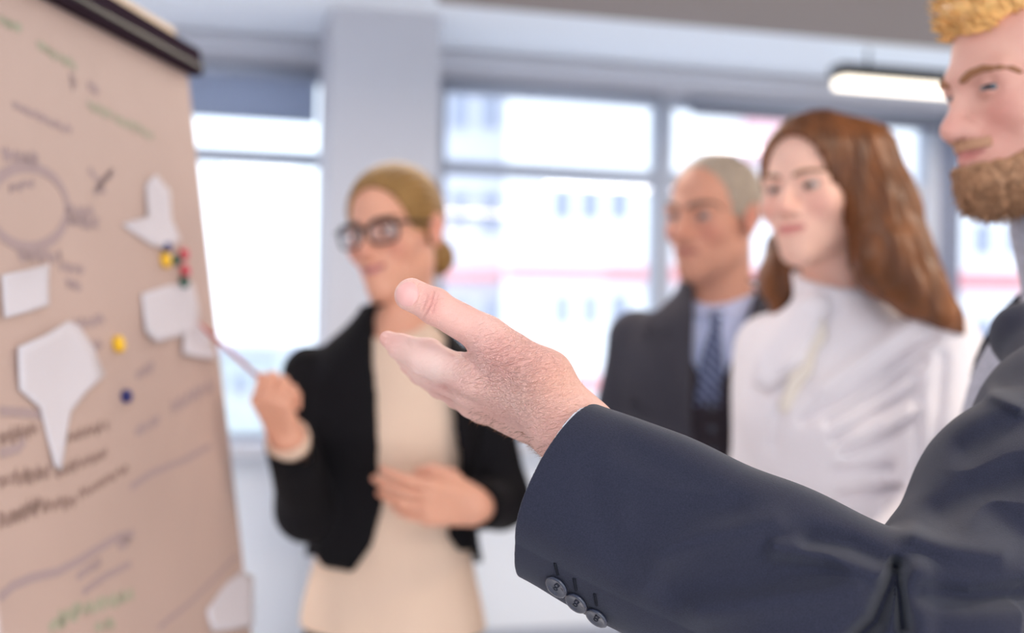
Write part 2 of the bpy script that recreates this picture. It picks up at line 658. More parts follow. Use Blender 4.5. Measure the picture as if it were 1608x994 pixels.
def blind(px0, px1, py_bottom, material, label, dz=0.0):
    s0, s1 = on_wall(px0, 200, 0.0)[0], on_wall(px1, 200, 0.0)[0]
    z0 = on_wall((px0 + px1) / 2, py_bottom, 0.0)[1]
    t = thing('roller_blind', wp((s0 + s1) / 2, 0.0, z0), label, 'blind', 'roller blinds on the windows')
    wbox(MB(), s0, s1, -0.030, -0.026, z0, z_head - 0.03).build('blind_fabric', material, t)
    bevel(wbox(MB(), s0, s1, -0.036, -0.020, z0 - 0.016, z0 + 0.004).build('bottom_bar', material, t), 0.003)
    MB().tube([wp(s0, -0.028, z_head - 0.028), wp(s1, -0.028, z_head - 0.028)], 0.026, 12).build('roller', M['frame'], t, True)

blind(215, 497, 178, M['blind'], 'deep blue grey roller blind in the window left of the pillar')
blind(690, 1040, 133, M['blind_dark'], 'nearly raised dark roller blind in the window just right of the pillar')
blind(1090, 1478, 186, M['blind_dark'], 'dark grey roller blind above the long-haired woman, beside a bright gap')
blind(1512, 1900, 200, M['blind_dark'], 'dark roller blind in the window behind the bearded man')

# lamps: black housings with a warm opal diffuser; each carries its own light and an added uplight
def lamp(s0, s1, t, z, label, power=LAMP_POWER, up=0.4):
    c = wp((s0 + s1) / 2, t, z)
    o = thing('ceiling_lamp', c + ZU * 0.13, label, 'lamp', 'linear ceiling lamps')
    bevel(wbox(MB(), s0, s1, t - 0.055, t + 0.055, z + 0.024, z + 0.075).build('lamp_housing', M['black'], o), 0.004)
    bevel(wbox(MB(), s0 + 0.01, s1 - 0.01, t - 0.045, t + 0.045, z - 0.019, z + 0.022).build('diffuser', M['diffuser'], o), 0.010)
    top = CEIL - (0.05 if t > sof_t else 0)
    for s in (s0 + 0.15, s1 - 0.15):
        MB().tube([wp(s, t, z + 0.07), wp(s, t, top)], 0.006, 8).build('lamp_hanger', M['black'], o)
    ld = bpy.data.lights.new('lamp_light', 'AREA')
    ld.shape = 'RECTANGLE'
    ld.size, ld.size_y = s1 - s0, 0.1
    ld.energy = power
    ld.color = (1.0, 0.84, 0.68)
    lo = bpy.data.objects.new('lamp_light', ld)
    COL.objects.link(lo)
    lo.parent = o
    lo.location = wp((s0 + s1) / 2, t, z - 0.06) - (c + ZU * 0.13)
    lo.rotation_euler = (0, 0, WA)
    lu = bpy.data.lights.new('added_uplight', 'AREA')  # upward light added to brighten the ceiling
    lu.shape = 'RECTANGLE'
    lu.size, lu.size_y = s1 - s0, 0.09
    lu.energy = power * up
    lu.color = (0.97, 0.98, 1.0)
    uo = bpy.data.objects.new('added_uplight', lu)
    COL.objects.link(uo)
    uo.parent = o
    uo.location = wp((s0 + s1) / 2, t, z + 0.085) - (c + ZU * 0.13)
    uo.rotation_euler = (math.pi, 0, WA)
    return o

sl, zl = on_wall(1312, 130, 0.62)
lamp(sl, sl + 1.25, 0.62, zl + 0.0, 'lit black linear ceiling lamp hanging near the windows beside the bearded man', up=0.02)

zc = CEIL - 0.20  # the lamps below are unseen, added to brighten people and room
lamp(-0.1, 1.1, 2.1, zc, 'added black linear ceiling lamp above the woman in glasses')
lamp(1.9, 3.1, 2.1, zc, 'added black linear ceiling lamp above the grey-haired man')
lamp(1.0, 2.2, 4.1, zc, 'added black linear ceiling lamp above the outstretched hand')
lamp(-0.6, 0.6, 6.1, zc, 'added black linear ceiling lamp behind the viewpoint on the side of the flip chart')  # this one and the next are added for frontal light on faces
lamp(1.2, 2.4, 6.1, zc, 'added black linear ceiling lamp behind the viewpoint on the side of the bearded man')
lamp(-1.75, -0.95, 3.5, zc, 'added black linear ceiling lamp on the window side, behind the flip chart', 9.0)  # added to light the top of the paper roll
lamp(-2.35, -1.4, 0.62, zl, 'added black linear ceiling lamp near the windows, far left of the pillar', 22.0, 1.0)  # added to brighten the ceiling left of the pillar
# ------------------------------------------------------------------ outside
FD = 30.0
FX = np.array([1.0, 0, 0])
def fbox(mb, px0, px1, py0, py1, d0, d1):
    """a box on the street front: photograph-sized rectangle at its real distance"""
    a, b = W(px0, py1, d0), W(px1, py0, d0)
    x0, x1, z0, z1 = a[0], b[0], a[2], b[2]
    return mb.box(((x0 + x1) / 2, (d0 + d1) / 2, (z0 + z1) / 2), (abs(x1 - x0) / 2, 0, 0), (0, (d1 - d0) / 2, 0), (0, 0, abs(z1 - z0) / 2))

GZ = -5.0
gnd = MB().box((0, 60, GZ - 0.25), (90, 0, 0), (0, 54.5, 0), (0, 0, 0.25)).build('ground', M['asphalt'])
gnd['kind'] = 'structure'

def building(px0, px1, py_top, d, label):
    a, b = W(px0, py_top, d), W(px1, py_top, d)
    o = thing('apartment_building', ((a[0] + b[0]) / 2, d + 5, GZ), label, 'building', kind='structure' if False else None)
    return o, a[0], b[0], a[2]

bd, x0, x1, zt = building(800, 1440, -60, FD, 'white apartment building with grey windows and red bands across the street')
MB().box(((x0 + x1) / 2, FD + 5, (GZ + zt) / 2), ((x1 - x0) / 2, 0, 0), (0, 5, 0), (0, 0, (zt - GZ) / 2)).build('wall', M['facade'], bd)
xw = W(640, 0, FD + 2)[0]
MB().box(((x0 + xw) / 2, FD + 7, (GZ + zt) / 2), ((x0 - xw) / 2 - 0.01, 0, 0), (0, 5, 0), (0, 0, (zt - GZ) / 2)).build('wing_wall', M['facade_wing'], bd)

def fwindow(px0, px1, py0, py1, d):
    fr = MB()
    o = fbox(fr, px0, px1, py0, py1, d - 0.06, d + 0.04).build('window', M['facade_frame'], bd)
    cx = (px0 + px1) / 2
    pm = MB()
    for u0, u1 in ((px0 + 3, cx - 1.5), (cx + 1.5, px1 - 3)):
        fbox(pm, u0, u1, py0 + 3, py1 - 3, d - 0.09, d - 0.055)
    pm.build('pane', M['facade_glass'], o)

for py in (166, 296, 462, 640):
    for px in (868, 912, 958):
        if py > 200: fwindow(px, px + 30, py, py + 48, FD)
    for px in (1010, 1100, 1160, 1230, 1330):
        if py > 200: fwindow(px + 30, px + 62, py, py + 44, FD)
for py in (140, 300, 470, 630):
    for px in (704, 752):
        fwindow(px, px + 34, py, py + 62, FD + 2)
for py in (426, 601, 776):
    fbox(MB(), 795, 1440, py, py + 10, FD - 0.25, FD + 0.02).build('balcony_band', M['red_band'], bd)
    fbox(MB(), 640, 786, py - 2, py + 12, FD + 1.4, FD + 2.02).build('balcony_band', M['red_band'], bd)
fbox(MB(), 1180, 1275, 176, 244, FD - 0.9, FD + 0.02).build('awning_box', M['pink_box'], bd)

bd, x0, x1, zt = building(1450, 2100, -40, FD + 6, 'pale building with a red band seen through the windows behind the bearded man')
MB().box(((x0 + x1) / 2, FD + 11, (GZ + zt) / 2), ((x1 - x0) / 2, 0, 0), (0, 5, 0), (0, 0, (zt - GZ) / 2)).build('wall', M['facade'], bd)
for py in (438, 620):
    fbox(MB(), 1450, 2100, py, py + 14, FD + 5.8, FD + 6.02).build('balcony_band', M['red_band'], bd)
for py in (350, 500):
    for px in (1478, 1530, 1580, 1640):
        fwindow(px, px + 30, py, py + 50, FD + 6)

bd, x0, x1, zt = building(150, 520, 552, 40, 'low pale green building far off behind the flip chart')
MB().box(((x0 + x1) / 2, 45, (GZ + zt) / 2), ((x1 - x0) / 2, 0, 0), (0, 5, 0), (0, 0, (zt - GZ) / 2)).build('wall', mat('pale_green_render', C(208, 214, 214), 0.9, 0.1), bd)
MB().box(((x0 + x1) / 2, 45, zt + 0.15), ((x1 - x0) / 2 + 0.3, 0, 0), (0, 5.3, 0), (0, 0, 0.15)).build('roof', M['facade_wing'], bd)
for px in (330, 366, 402, 438):
    fwindow(px, px + 20, 586, 622, 40)

# ------------------------------------------------------------------ flip chart board
BA, BB = W(295, 112, 2.0), W(395, 994, 2.0)
BV = nrm(BA - BB)                       # up the board
BH = nrm([0.098, 1.0, 0.0])             # along the board, away from the camera
BNo = nrm(np.cross(BV, BH))
if BNo[0] < 0: BNo = -BNo               # out of the board, to the right
BHt = np.cross(BNo, BV)
if BHt[1] < 0: BHt = -BHt
BWID, BHEI = 0.76, 1.06

def bp(px, py, lift=0.0):
    return ray_plane(px, py, BA + BNo * lift, BNo)
def buv(px, py):
    q = bp(px, py) - BA
    return float(q @ BHt), float(q @ BV)
def bw(u, v, n=0.0):
    return BA + BHt * u + BV * v + BNo * n
def bbox_(mb, u0, u1, v0, v1, n0, n1):
    return mb.box(bw((u0 + u1) / 2, (v0 + v1) / 2, (n0 + n1) / 2), BHt * (u1 - u0) / 2, BV * (v1 - v0) / 2, BNo * (n1 - n0) / 2)

bc = bw(-BWID / 2, -BHEI, -0.25)
fc = thing('flip_chart', (bc[0], bc[1], 0), 'large tilted flip chart easel with a handwritten beige sheet and dark clamp bar', 'flip chart')
bevel(bbox_(MB(), -BWID, 0.0, -BHEI, 0.02, -0.020, -0.003).build('board_panel', M['white_piece'], fc), 0.003)
bbox_(MB(), -BWID + 0.004, -0.002, -BHEI + 0.01, 0.015, -0.003, 0.0).build('paper_sheet', M['board'], fc)
cl = bevel(bbox_(MB(), -BWID - 0.01, 0.012, -0.008, 0.036, 0.0005, 0.022).build('clamp_bar', M['dark_metal'], fc), 0.004)
lp = MB()
bbox_(lp, -BWID, 0.004, -0.0, 0.006, 0.022, 0.026)
lp.build('clamp_lip', M['black'], cl)
roll = MB()
roll.tube([bw(-BWID, 0.054, -0.022), bw(-0.03, 0.054, -0.022)], 0.020, 16)
roll.build('paper_roll', M['cream_paper'], fc, True)
bbox_(MB(), -BWID, -0.03, -0.55, 0.054, -0.046, -0.041).build('turned_sheet', M['cream_paper'], fc)
bevel(bbox_(MB(), -BWID, 0.0, -BHEI - 0.03, -BHEI, -0.02, 0.05).build('pen_tray', M['dark_metal'], fc), 0.003)
for u, dx, dy in ((-0.06, 0.02, 0.04), (-BWID + 0.06, 0.02, -0.04)):
    a = bw(u, -0.2, -0.060)
    b = bw(u, -BHEI - 0.02, -0.03)
    e = np.array([b[0] + 0.10 + dx, b[1] + dy, 0.012])
    MB().tube([a, b, e], 0.013, 10).build('leg', M['dark_metal'], fc, True)
a = bw(-BWID / 2, -0.12, -0.065)
MB().tube([a, np.array([a[0] - 0.42, a[1], 0.012])], 0.013, 10).build('leg', M['dark_metal'], fc, True)

def ink(name, strokes, m, r=2.2, label=None):
    """marker strokes lying on the sheet; each stroke is a list of photograph points"""
    mb = MB()
    for st in strokes:
        pts = []
        for i in range(len(st) - 1):
            (xa, ya), (xb, yb) = st[i], st[i + 1]
            k = max(1, int(math.hypot(xb - xa, yb - ya) / 8))
            for j in range(k):
                pts.append((xa + (xb - xa) * j / k, ya + (yb - ya) * j / k))
        pts.append(st[-1])
        n0 = len(mb.v)
        q = [bp(*p, 0.0004) for p in pts]
        for i, p in enumerate(q):
            t = nrm(q[min(i + 1, len(q) - 1)] - q[max(i - 1, 0)])
            w = np.cross(BNo, t)
            hw = r * 0.0011
            for s, n in ((-1, 0.0), (-1, 0.0008), (1, 0.0008), (1, 0.0)):
                mb.v.append(p + w * s * hw + BNo * (n - 0.0003))
        for i in range(len(q) - 1):
            for k in range(4):
                l = (k + 1) % 4
                mb.f.append([n0 + i * 4 + k, n0 + i * 4 + l, n0 + i * 4 + 4 + l, n0 + i * 4 + 4 + k])
    o = mb.build(name, m, fc)
    o['kind'] = 'stuff'
    if label: o['label'] = label
    return o

def scrawl(x0, y0, x1, y1, h, n, seed):
    """an illegible line of handwriting between two points"""
    r = random.Random(seed)
    out, cur = [], []
    for i in range(n * 4 + 1):
        t = i / (n * 4)
        x, y = x0 + (x1 - x0) * t, y0 + (y1 - y0) * t
        cur.append((x + r.uniform(-.25, .25) * abs(x1 - x0) / n, y + (h * r.uniform(.25, .6) if i % 2 else -h * r.uniform(.2, .7))))
        if r.random() < 0.16 and len(cur) > 2:
            out.append(cur); cur = []
    if len(cur) > 1: out.append(cur)
    return out

circ = [(44 + 62 * math.cos(t), 325 + 63 * math.sin(t) + 0.05 * 62 * math.cos(t)) for t in np.linspace(0, 2 * math.pi, 40)]
ink('drawn_circle', [circ], M['ink_violet'], 6, 'violet grey circle drawn in marker')
ink('handwriting', scrawl(6, 242, 60, 250, 16, 5, 1) + scrawl(15, 296, 50, 288, 8, 3, 2) + scrawl(30, 400, 95, 404, 16, 6, 3), M['ink_violet'], 3)
ink('handwriting', scrawl(105, 330, 150, 332, 12, 4, 4) + scrawl(108, 345, 152, 352, 15, 6, 5) + [[(140, 265), (165, 300), (150, 296), (178, 268), (160, 285), (148, 305)]], M['ink_violet'], 4)
ink('handwriting', scrawl(20, 165, 110, 205, 8, 7, 6) + scrawl(95, 418, 130, 425, 10, 4, 7) + scrawl(105, 445, 128, 452, 12, 3, 8), M['ink_violet'], 3)
ink('handwriting', scrawl(112, 120, 116, 138, 14, 2, 9) + scrawl(140, 132, 152, 145, 10, 2, 10), M['ink_violet'], 4)
ink('handwriting', scrawl(0, 30, 30, 45, 8, 3, 11) + scrawl(60, 70, 120, 105, 8, 5, 12) + scrawl(140, 165, 240, 215, 9, 8, 13), M['ink_green'], 4, 'faint green marker writing')
ink('handwriting', scrawl(120, 510, 165, 500, 12, 4, 14) + scrawl(140, 545, 160, 540, 10, 2, 15), M['ink_violet'], 4)
ink('handwriting', scrawl(215, 590, 240, 575, 10, 3, 16) + scrawl(270, 640, 335, 605, 16, 6, 17) + scrawl(215, 678, 250, 658, 10, 4, 18), M['ink_violet'], 4)
ink('handwriting', scrawl(0, 690, 60, 672, 18, 6, 19) + scrawl(100, 690, 170, 668, 12, 6, 20), M['ink_brown'], 3.2, 'brown marker writing')
ink('handwriting', scrawl(0, 758, 75, 740, 20, 7, 21) + scrawl(85, 745, 165, 712, 12, 7, 22), M['ink_brown'], 3.2, 'brown marker writing')
ink('handwriting', scrawl(0, 818, 60, 795, 22, 7, 23) + scrawl(62, 797, 118, 788, 16, 5, 24) + scrawl(125, 778, 200, 735, 10, 6, 25), M['ink_brown'], 3.2, 'brown marker writing')
ink('drawn_curve', [[(0, 938), (20, 920), (50, 907), (90, 898), (125, 880), (160, 858), (185, 843), (210, 838)], [(0, 712), (30, 704), (38, 690)], [(0, 645), (40, 648), (70, 652)]], M['ink_violet'], 5)
ink('drawn_curve', [[(205, 765), (240, 742), (290, 722), (330, 700)], [(130, 930), (165, 905), (205, 885)]], M['ink_violet'], 4)
ink('drawn_curve', [[(250, 985), (300, 945), (340, 905), (372, 872)]], M['ink_violet'], 3)
ink('handwriting', scrawl(120, 905, 160, 880, 10, 4, 26) + scrawl(185, 856, 205, 848, 14, 2, 27), M['ink_violet'], 4)
ink('handwriting', scrawl(80, 985, 120, 960, 22, 4, 28) + scrawl(120, 960, 210, 935, 16, 6, 29) + scrawl(150, 985, 180, 978, 10, 3, 30), M['ink_green'], 4, 'faint green marker writing')

def white_piece(pts, label, curl=0.006, seed=0):
    """an irregular white patch on the sheet: a thin curled piece with its own thickness"""
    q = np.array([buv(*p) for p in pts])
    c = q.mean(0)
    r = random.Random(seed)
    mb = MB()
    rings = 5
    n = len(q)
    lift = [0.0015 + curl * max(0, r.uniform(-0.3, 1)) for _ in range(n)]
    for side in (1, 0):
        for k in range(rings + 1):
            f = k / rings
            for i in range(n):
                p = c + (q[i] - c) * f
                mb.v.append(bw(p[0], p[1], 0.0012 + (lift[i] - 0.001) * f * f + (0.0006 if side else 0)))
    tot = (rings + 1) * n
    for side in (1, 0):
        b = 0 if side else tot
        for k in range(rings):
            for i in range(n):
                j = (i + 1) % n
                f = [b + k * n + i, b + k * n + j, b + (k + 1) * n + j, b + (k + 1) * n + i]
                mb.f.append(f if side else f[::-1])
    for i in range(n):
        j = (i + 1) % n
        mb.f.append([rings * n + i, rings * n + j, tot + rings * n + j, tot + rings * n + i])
    o = mb.build('white_patch', M['white_piece'], None, True)  # irregular white patch, built as a thin raised piece
    tag(o, label, 'paper', 'white patches on the flip chart')
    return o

white_piece([(0, 432), (36, 424), (70, 414), (74, 452), (72, 480), (40, 490), (0, 500)], 'white patch at the edge of the flip chart, under the drawn circle', seed=1)
white_piece([(18, 546), (60, 528), (105, 504), (122, 512), (140, 548), (158, 590), (128, 618), (108, 648), (98, 690), (90, 740), (80, 732), (70, 680), (58, 640), (26, 612)], 'largest white patch, with a long drooping tail, left of the yellow magnet', seed=2)
white_piece([(190, 352), (228, 340), (226, 290), (240, 274), (262, 300), (268, 345), (282, 376), (262, 392), (236, 386), (210, 368)], 'white ragged patch above the cluster of magnets', seed=3)
white_piece([(220, 462), (262, 448), (300, 444), (310, 480), (312, 512), (280, 528), (238, 538), (222, 520)], 'white patch below the cluster of magnets', seed=4)
white_piece([(284, 520), (298, 508), (318, 512), (334, 566), (306, 562), (280, 556)], 'small white patch under the tip of the pencil', seed=5)
white_piece([(392, 905), (392, 985), (330, 992), (322, 960), (352, 918), (374, 898)], 'white patch at the bottom far corner of the flip chart', seed=6)

def magnet(px, py, r_px, m, label):
    p = bp(px, py, 0.006)
    d = float((p - CAM) @ _F)
    r = r_px / (FPX / d) * 0.95
    base = p - BNo * 0.0055
    o = MB().lathe(base, BNo, [(0, r * 0.86), (0.001, r), (0.007, r), (0.0092, r * 0.93), (0.0105, r * 0.7), (0.0112, r * 0.3)], 22).build('magnet', M[m], None, True, loc=base)
    tag(o, label, 'magnet', 'round magnets on the flip chart')
    g = MB().lathe(base, BNo, [(0.003, r * 1.015), (0.0045, r * 1.015)], 22).build('grip_ring', M[m], o, True)

magnet(263, 389, 9, 'mag_navy', 'navy round magnet at the top of the magnet cluster')
magnet(262, 408, 13, 'mag_yellow', 'yellow round magnet in the cluster, beside the dark green one')
magnet(278, 408, 9, 'mag_green', 'dark green round magnet between the yellow one and the upper red one')
magnet(290, 399, 10, 'mag_red', 'upper red round magnet of the cluster')
magnet(292, 425, 11, 'mag_red', 'lower red round magnet, just above the lowest green one')
magnet(290, 443, 10, 'mag_green', 'dark green round magnet at the bottom of the cluster, under a red one')
magnet(188, 540, 14, 'mag_yellow', 'yellow round magnet alone beside the largest white patch')
magnet(200, 622, 11, 'mag_navy', 'navy round magnet alone, lowest on the flip chart')
# ------------------------------------------------------------------ people: shared shapes
M['skin'] = mat('skin', (0.6, 0.36, 0.27, 1), 0.5, 0.35, attr='Col', sss=0.12, bump=(260, 0.10, 0.002))
M['eye'] = mat('eye', (0.7, 0.68, 0.66, 1), 0.15, 0.5, attr='Col')

def head_frame(yaw, pitch=0, roll=0):
    """columns forward, left, up; yaw turns the face from the camera to the left of the picture"""
    y, p, r = (math.radians(a) for a in (yaw, pitch, roll))
    f0 = np.array([-math.sin(y), -math.cos(y), 0]); l0 = np.cross([0, 0, 1.0], f0); u0 = np.array([0, 0, 1.0])
    f = f0 * math.cos(p) - u0 * math.sin(p)
    u = u0 * math.cos(p) + f0 * math.sin(p)
    l = l0 * math.cos(r) + u * math.sin(r)
    u = u * math.cos(r) - l0 * math.sin(r)
    return np.stack([f, l, u], 1)

def body_frame(yaw, lean=0):
    y = math.radians(yaw)
    f = np.array([-math.sin(y), -math.cos(y), 0]); l = np.cross([0, 0, 1.0], f); u = np.array([0, 0, 1.0])
    a = math.radians(lean)
    f2 = f * math.cos(a) - u * math.sin(a); u2 = u * math.cos(a) + f * math.sin(a)
    return np.stack([l, f2, u2], 1)

def head_shape(male=True, nd=0.0, lid=0.0, jaw=1.0, smile=0.0, nose=1.0, brow=1.0, cheek=0.0):
    """local head: x forward, y left, z up from eye level"""
    jw = 0.046 * jaw
    h = U(0.03,
          ell((-0.008, 0, 0.030), (0.096, 0.074, 0.084)),
          ell((0.034, 0, -0.036), (0.053, 0.057, 0.074)))
    h = U(0.028, h,
          rc((0.004, jw, -0.064), (0.068, 0.008, -0.098), 0.017, 0.015),
          rc((0.004, -jw, -0.064), (0.068, -0.008, -0.098), 0.017, 0.015),
          rc((0.050, 0, -0.085), (0.074, 0, -0.100), 0.022, 0.0135))
    h = U(0.022, h, sph((0.056, 0.043, -0.026), 0.021 + cheek), sph((0.056, -0.043, -0.026), 0.021 + cheek),
          ell((0.076, 0, -0.064), (0.020, 0.029, 0.021)))
    b = 0.011 * brow
    h = U(0.016, h, rc((0.070, 0.045, 0.013), (0.084, 0.012, 0.016), b, b), rc((0.070, -0.045, 0.013), (0.084, -0.012, 0.016), b, b))
    sk = [ell((0.096, s * 0.032, -0.003), (0.019, 0.018, 0.012)) for s in (1, -1)]
    for e in sk:
        h = sub(h, e, 0.012)
    n = U(0.012, rc((0.086, 0, 0.008), (0.106 * 1.0 + 0.003 * (nose - 1), 0, -0.031 - nd), 0.0065, 0.0105 * nose),
          sph((0.1075 + 0.006 * (nose - 1), 0, -0.034 - nd), 0.0105 * nose),
          sph((0.094, 0.0125, -0.038 - nd * 0.7), 0.0085), sph((0.094, -0.0125, -0.038 - nd * 0.7), 0.0085))
    h = U(0.009, h, n)
    for s in (1, -1):
        h = sub(h, sph((0.103, s * 0.006, -0.0455 - nd), 0.0032), 0.003)
        lid_u = inter(sph((0.0735, s * 0.031, -0.001), 0.0142), half((-0.25, 0, -1), (0.085, s * 0.031, 0.0020 - lid)), 0.001)
        lid_d = inter(sph((0.0735, s * 0.031, -0.001), 0.0138), half((-0.15, 0, 1), (0.085, s * 0.031, -0.0056 + lid * 0.5)), 0.001)
        h = U(0.003, h, lid_u, lid_d)
    zc = 0.006 * smile
    lip = []
    for s in (1, -1):
        lip.append(rc((0.0955, 0, -0.0605), (0.083, s * 0.024, -0.066 + zc), 0.0052, 0.0022))
        lip.append(rc((0.0935, 0, -0.0730), (0.083, s * 0.022, -0.067 + zc), 0.0062, 0.0024))
    h = U(0.004, h, *lip)
    for s in (1, -1):
        h = sub(h, rc((0.1035, 0, -0.0668), (0.087, s * 0.025, -0.0668 + zc), 0.0022, 0.0014), 0.003)
        ear = U(0.006, ell((-0.006, s * 0.078, -0.010), (0.018, 0.006, 0.029)), ell((-0.012, s * 0.083, 0.004), (0.016, 0.005, 0.020)))
        ear = sub(ear, ell((0.000, s * 0.087, -0.008), (0.009, 0.006, 0.014)), 0.004)
        h = U(0.006, h, ear)
    return h

def blob(Q, c, r):
    q = (Q - np.asarray(c)) / np.asarray(r)
    return np.exp(-(q ** 2).sum(1))

def face_paint(Q, base, lip, blush, male=True, stubble=0.0, smile=0.0, teeth=0.0):
    """tint of the skin itself at local head points Q"""
    base, lip, blush = (np.array(x[:3]) for x in (base, lip, blush))
    col = np.tile(base, (len(Q), 1))
    def mix(w, c):
        w = np.clip(w, 0, 1)[:, None]
        col[:] = col * (1 - w) + np.asarray(c) * w
    for s in (1, -1):
        mix(0.55 * blob(Q, (0.07, s * 0.043, -0.033), (0.03, 0.02, 0.02)), blush)
        mix(0.6 * blob(Q, (-0.01, s * 0.085, -0.01), (0.03, 0.015, 0.04)), blush)
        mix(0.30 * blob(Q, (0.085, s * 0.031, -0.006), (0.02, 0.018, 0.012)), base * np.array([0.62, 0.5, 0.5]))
    mix(0.5 * blob(Q, (0.11, 0, -0.034), (0.015, 0.018, 0.014)), blush)
    if stubble:
        w = blob(Q, (0.06, 0, -0.095), (0.06, 0.07, 0.035)) + blob(Q, (0.095, 0, -0.052), (0.02, 0.03, 0.008))
        mix(stubble * w, base * np.array([0.55, 0.52, 0.52]))
    y = np.abs(Q[:, 1])
    zc = 0.006 * smile * (y / 0.024) ** 2
    inl = (Q[:, 0] > 0.074) & (y < 0.0255)
    th = 0.0075 * np.sqrt(np.clip(1 - (y / 0.0255) ** 2, 0, 1))
    w = inl * np.clip(1.5 - np.abs(Q[:, 2] + 0.0668 - zc) / np.maximum(th, 1e-4) * 1.1, 0, 1)
    mix(w * 0.85, lip)
    wl = inl * np.clip(1.2 - np.abs(Q[:, 2] + 0.0668 - zc) / 0.0022, 0, 1)
    mix(wl * 0.8, np.array(lip) * 0.35)
    if teeth:
        wt = inl * (y < 0.016) * np.clip(1.2 - np.abs(Q[:, 2] + 0.0672 - zc) / 0.003, 0, 1)
        mix(wt * teeth, (0.8, 0.76, 0.72))
    return col

def add_eyes(parent, Rh, c, sc, iris, gaze=0.0):
    for s in (1, -1):
        mb = MB()
        loc = np.array([0.0730, s * 0.031, -0.001])
        prof = [(0.0131 * math.sin(t), 0.0131 * math.cos(t)) for t in np.linspace(-math.pi / 2, math.pi / 2, 25)]
        gx = nrm((math.cos(math.radians(gaze)), math.sin(math.radians(gaze)), -0.03))
        mb.lathe(loc, gx, prof, 24)
        V = np.array(mb.v)
        along = (V - loc) @ gx
        ang = np.linalg.norm((V - loc) - along[:, None] * gx, axis=1)
        fr = along > 0
        col = np.tile(np.array([0.40, 0.35, 0.33]), (len(V), 1))
        col[fr & (ang < 0.0068)] = iris
        col[fr & (ang < 0.0028)] = (0.01, 0.01, 0.01)
        mk('eye', V * sc @ Rh.T + c, mb.f, M['eye'], parent, True, col)

def add_brows(parent, headS, Rh, c, sc, m, thick=1.0, drop=0.0):
    for s in (1, -1):
        pts = [(0.094, s * 0.012, 0.0155 - drop), (0.091, s * 0.024, 0.0205 - drop), (0.083, s * 0.037, 0.0215 - drop), (0.070, s * 0.050, 0.0170 - drop), (0.056, s * 0.059, 0.010 - drop)]
        pts = np.array(pts, float); tt = np.linspace(0, 4, 15)
        wd = np.interp(tt, [0, 1, 2, 3, 4], [0.0040, 0.0042, 0.0036, 0.0026, 0.0014]) * thick
        pts = [np.array([np.interp(q, range(5), pts[:, a]) for a in range(3)]) for q in tt]
        for i, p in enumerate(pts):
            for _ in range(4):
                d = float(headS.f(f32([p]))[0])
                g = np.array([float(headS.f(f32([p + np.eye(3)[a] * 1e-3]))[0]) - d for a in range(3)]) / 1e-3
                p = p - g * d / max(float(g @ g), 0.3)
            pts[i] = p
        b = U(0.004, *[rc(pts[i], pts[i + 1], wd[i], wd[i + 1]) for i in range(14)])
        b = inter(b, off(headS, 0.003), 0.001)
        V, F = polygonize(xf(b, Rh, c, sc), 0.0013)
        mk('eyebrow', V, F, m, parent)

def hand_shape(w, x, y, curls=(30, 30, 32, 34), sc=1.0, thumb=None, spread=1.0, base=None, gap=1.0):
    """a hand at wrist w: x towards the fingers, y towards the thumb; palm faces -(x cross y) or its mirror via z"""
    x = nrm(x); y = np.asarray(y, float); y = nrm(y - x * np.dot(x, y))
    z = np.cross(x, y) if base is None else nrm(np.asarray(base, float) - x * np.dot(base, x) - y * np.dot(base, y))
    P = lambda a, b, c: w + sc * (x * a + y * b + z * c)
    ys = [v * gap for v in (0.027, 0.009, -0.010, -0.027)]
    bs = [0.090, 0.093, 0.088, 0.080]
    L = [(0.043, 0.025, 0.022), (0.047, 0.029, 0.023), (0.043, 0.027, 0.022), (0.034, 0.020, 0.020)]
    parts = []
    tips = []
    for i in range(4):
        k = P(bs[i], ys[i] * 0.98, 0)
        parts.append(rc(P(0.005, ys[i] * 0.62, 0), k, 0.0145 * sc, 0.0115 * sc))
        a, p, r = 0.0, k, 0.0098
        cs = curls[i] if isinstance(curls[i], (tuple, list)) else (curls[i],) * 3
        ang = 0
        for j in range(3):
            ang += math.radians(cs[j])
            yv = ys[i] * 0.22 * spread
            dvec = nrm(x * math.cos(ang) - z * math.sin(ang) + y * yv * 3 * math.cos(ang))
            q = p + dvec * L[i][j] * sc
            r2 = r - 0.0010
            parts.append(rc(p, q, r * sc * (0.92 if i == 3 else 1), r2 * sc * (0.92 if i == 3 else 1)))
            p, r = q, r2
        tips.append(p)
    palm = U(0.012 * sc, *[parts[i * 4] for i in range(4)])
    th = thumb or [(0.020, 0.022, -0.010), (0.052, 0.046, -0.018), (0.080, 0.054, -0.022), (0.104, 0.052, -0.024)]
    tr = [0.0165, 0.0135, 0.0110, 0.0088]
    palm = U(0.014 * sc, palm, *[rc(P(*th[i]), P(*th[i + 1]), tr[i] * sc, tr[i + 1] * sc) for i in range(3)])
    fing = [U(0.004 * sc, *parts[i * 4 + 1:i * 4 + 4]) for i in range(4)]
    f4 = fing[0]
    for g in fing[1:]:
        f4 = U(0.0015, f4, g)
    return G(U(0.006 * sc, palm, f4), 0.04), tips

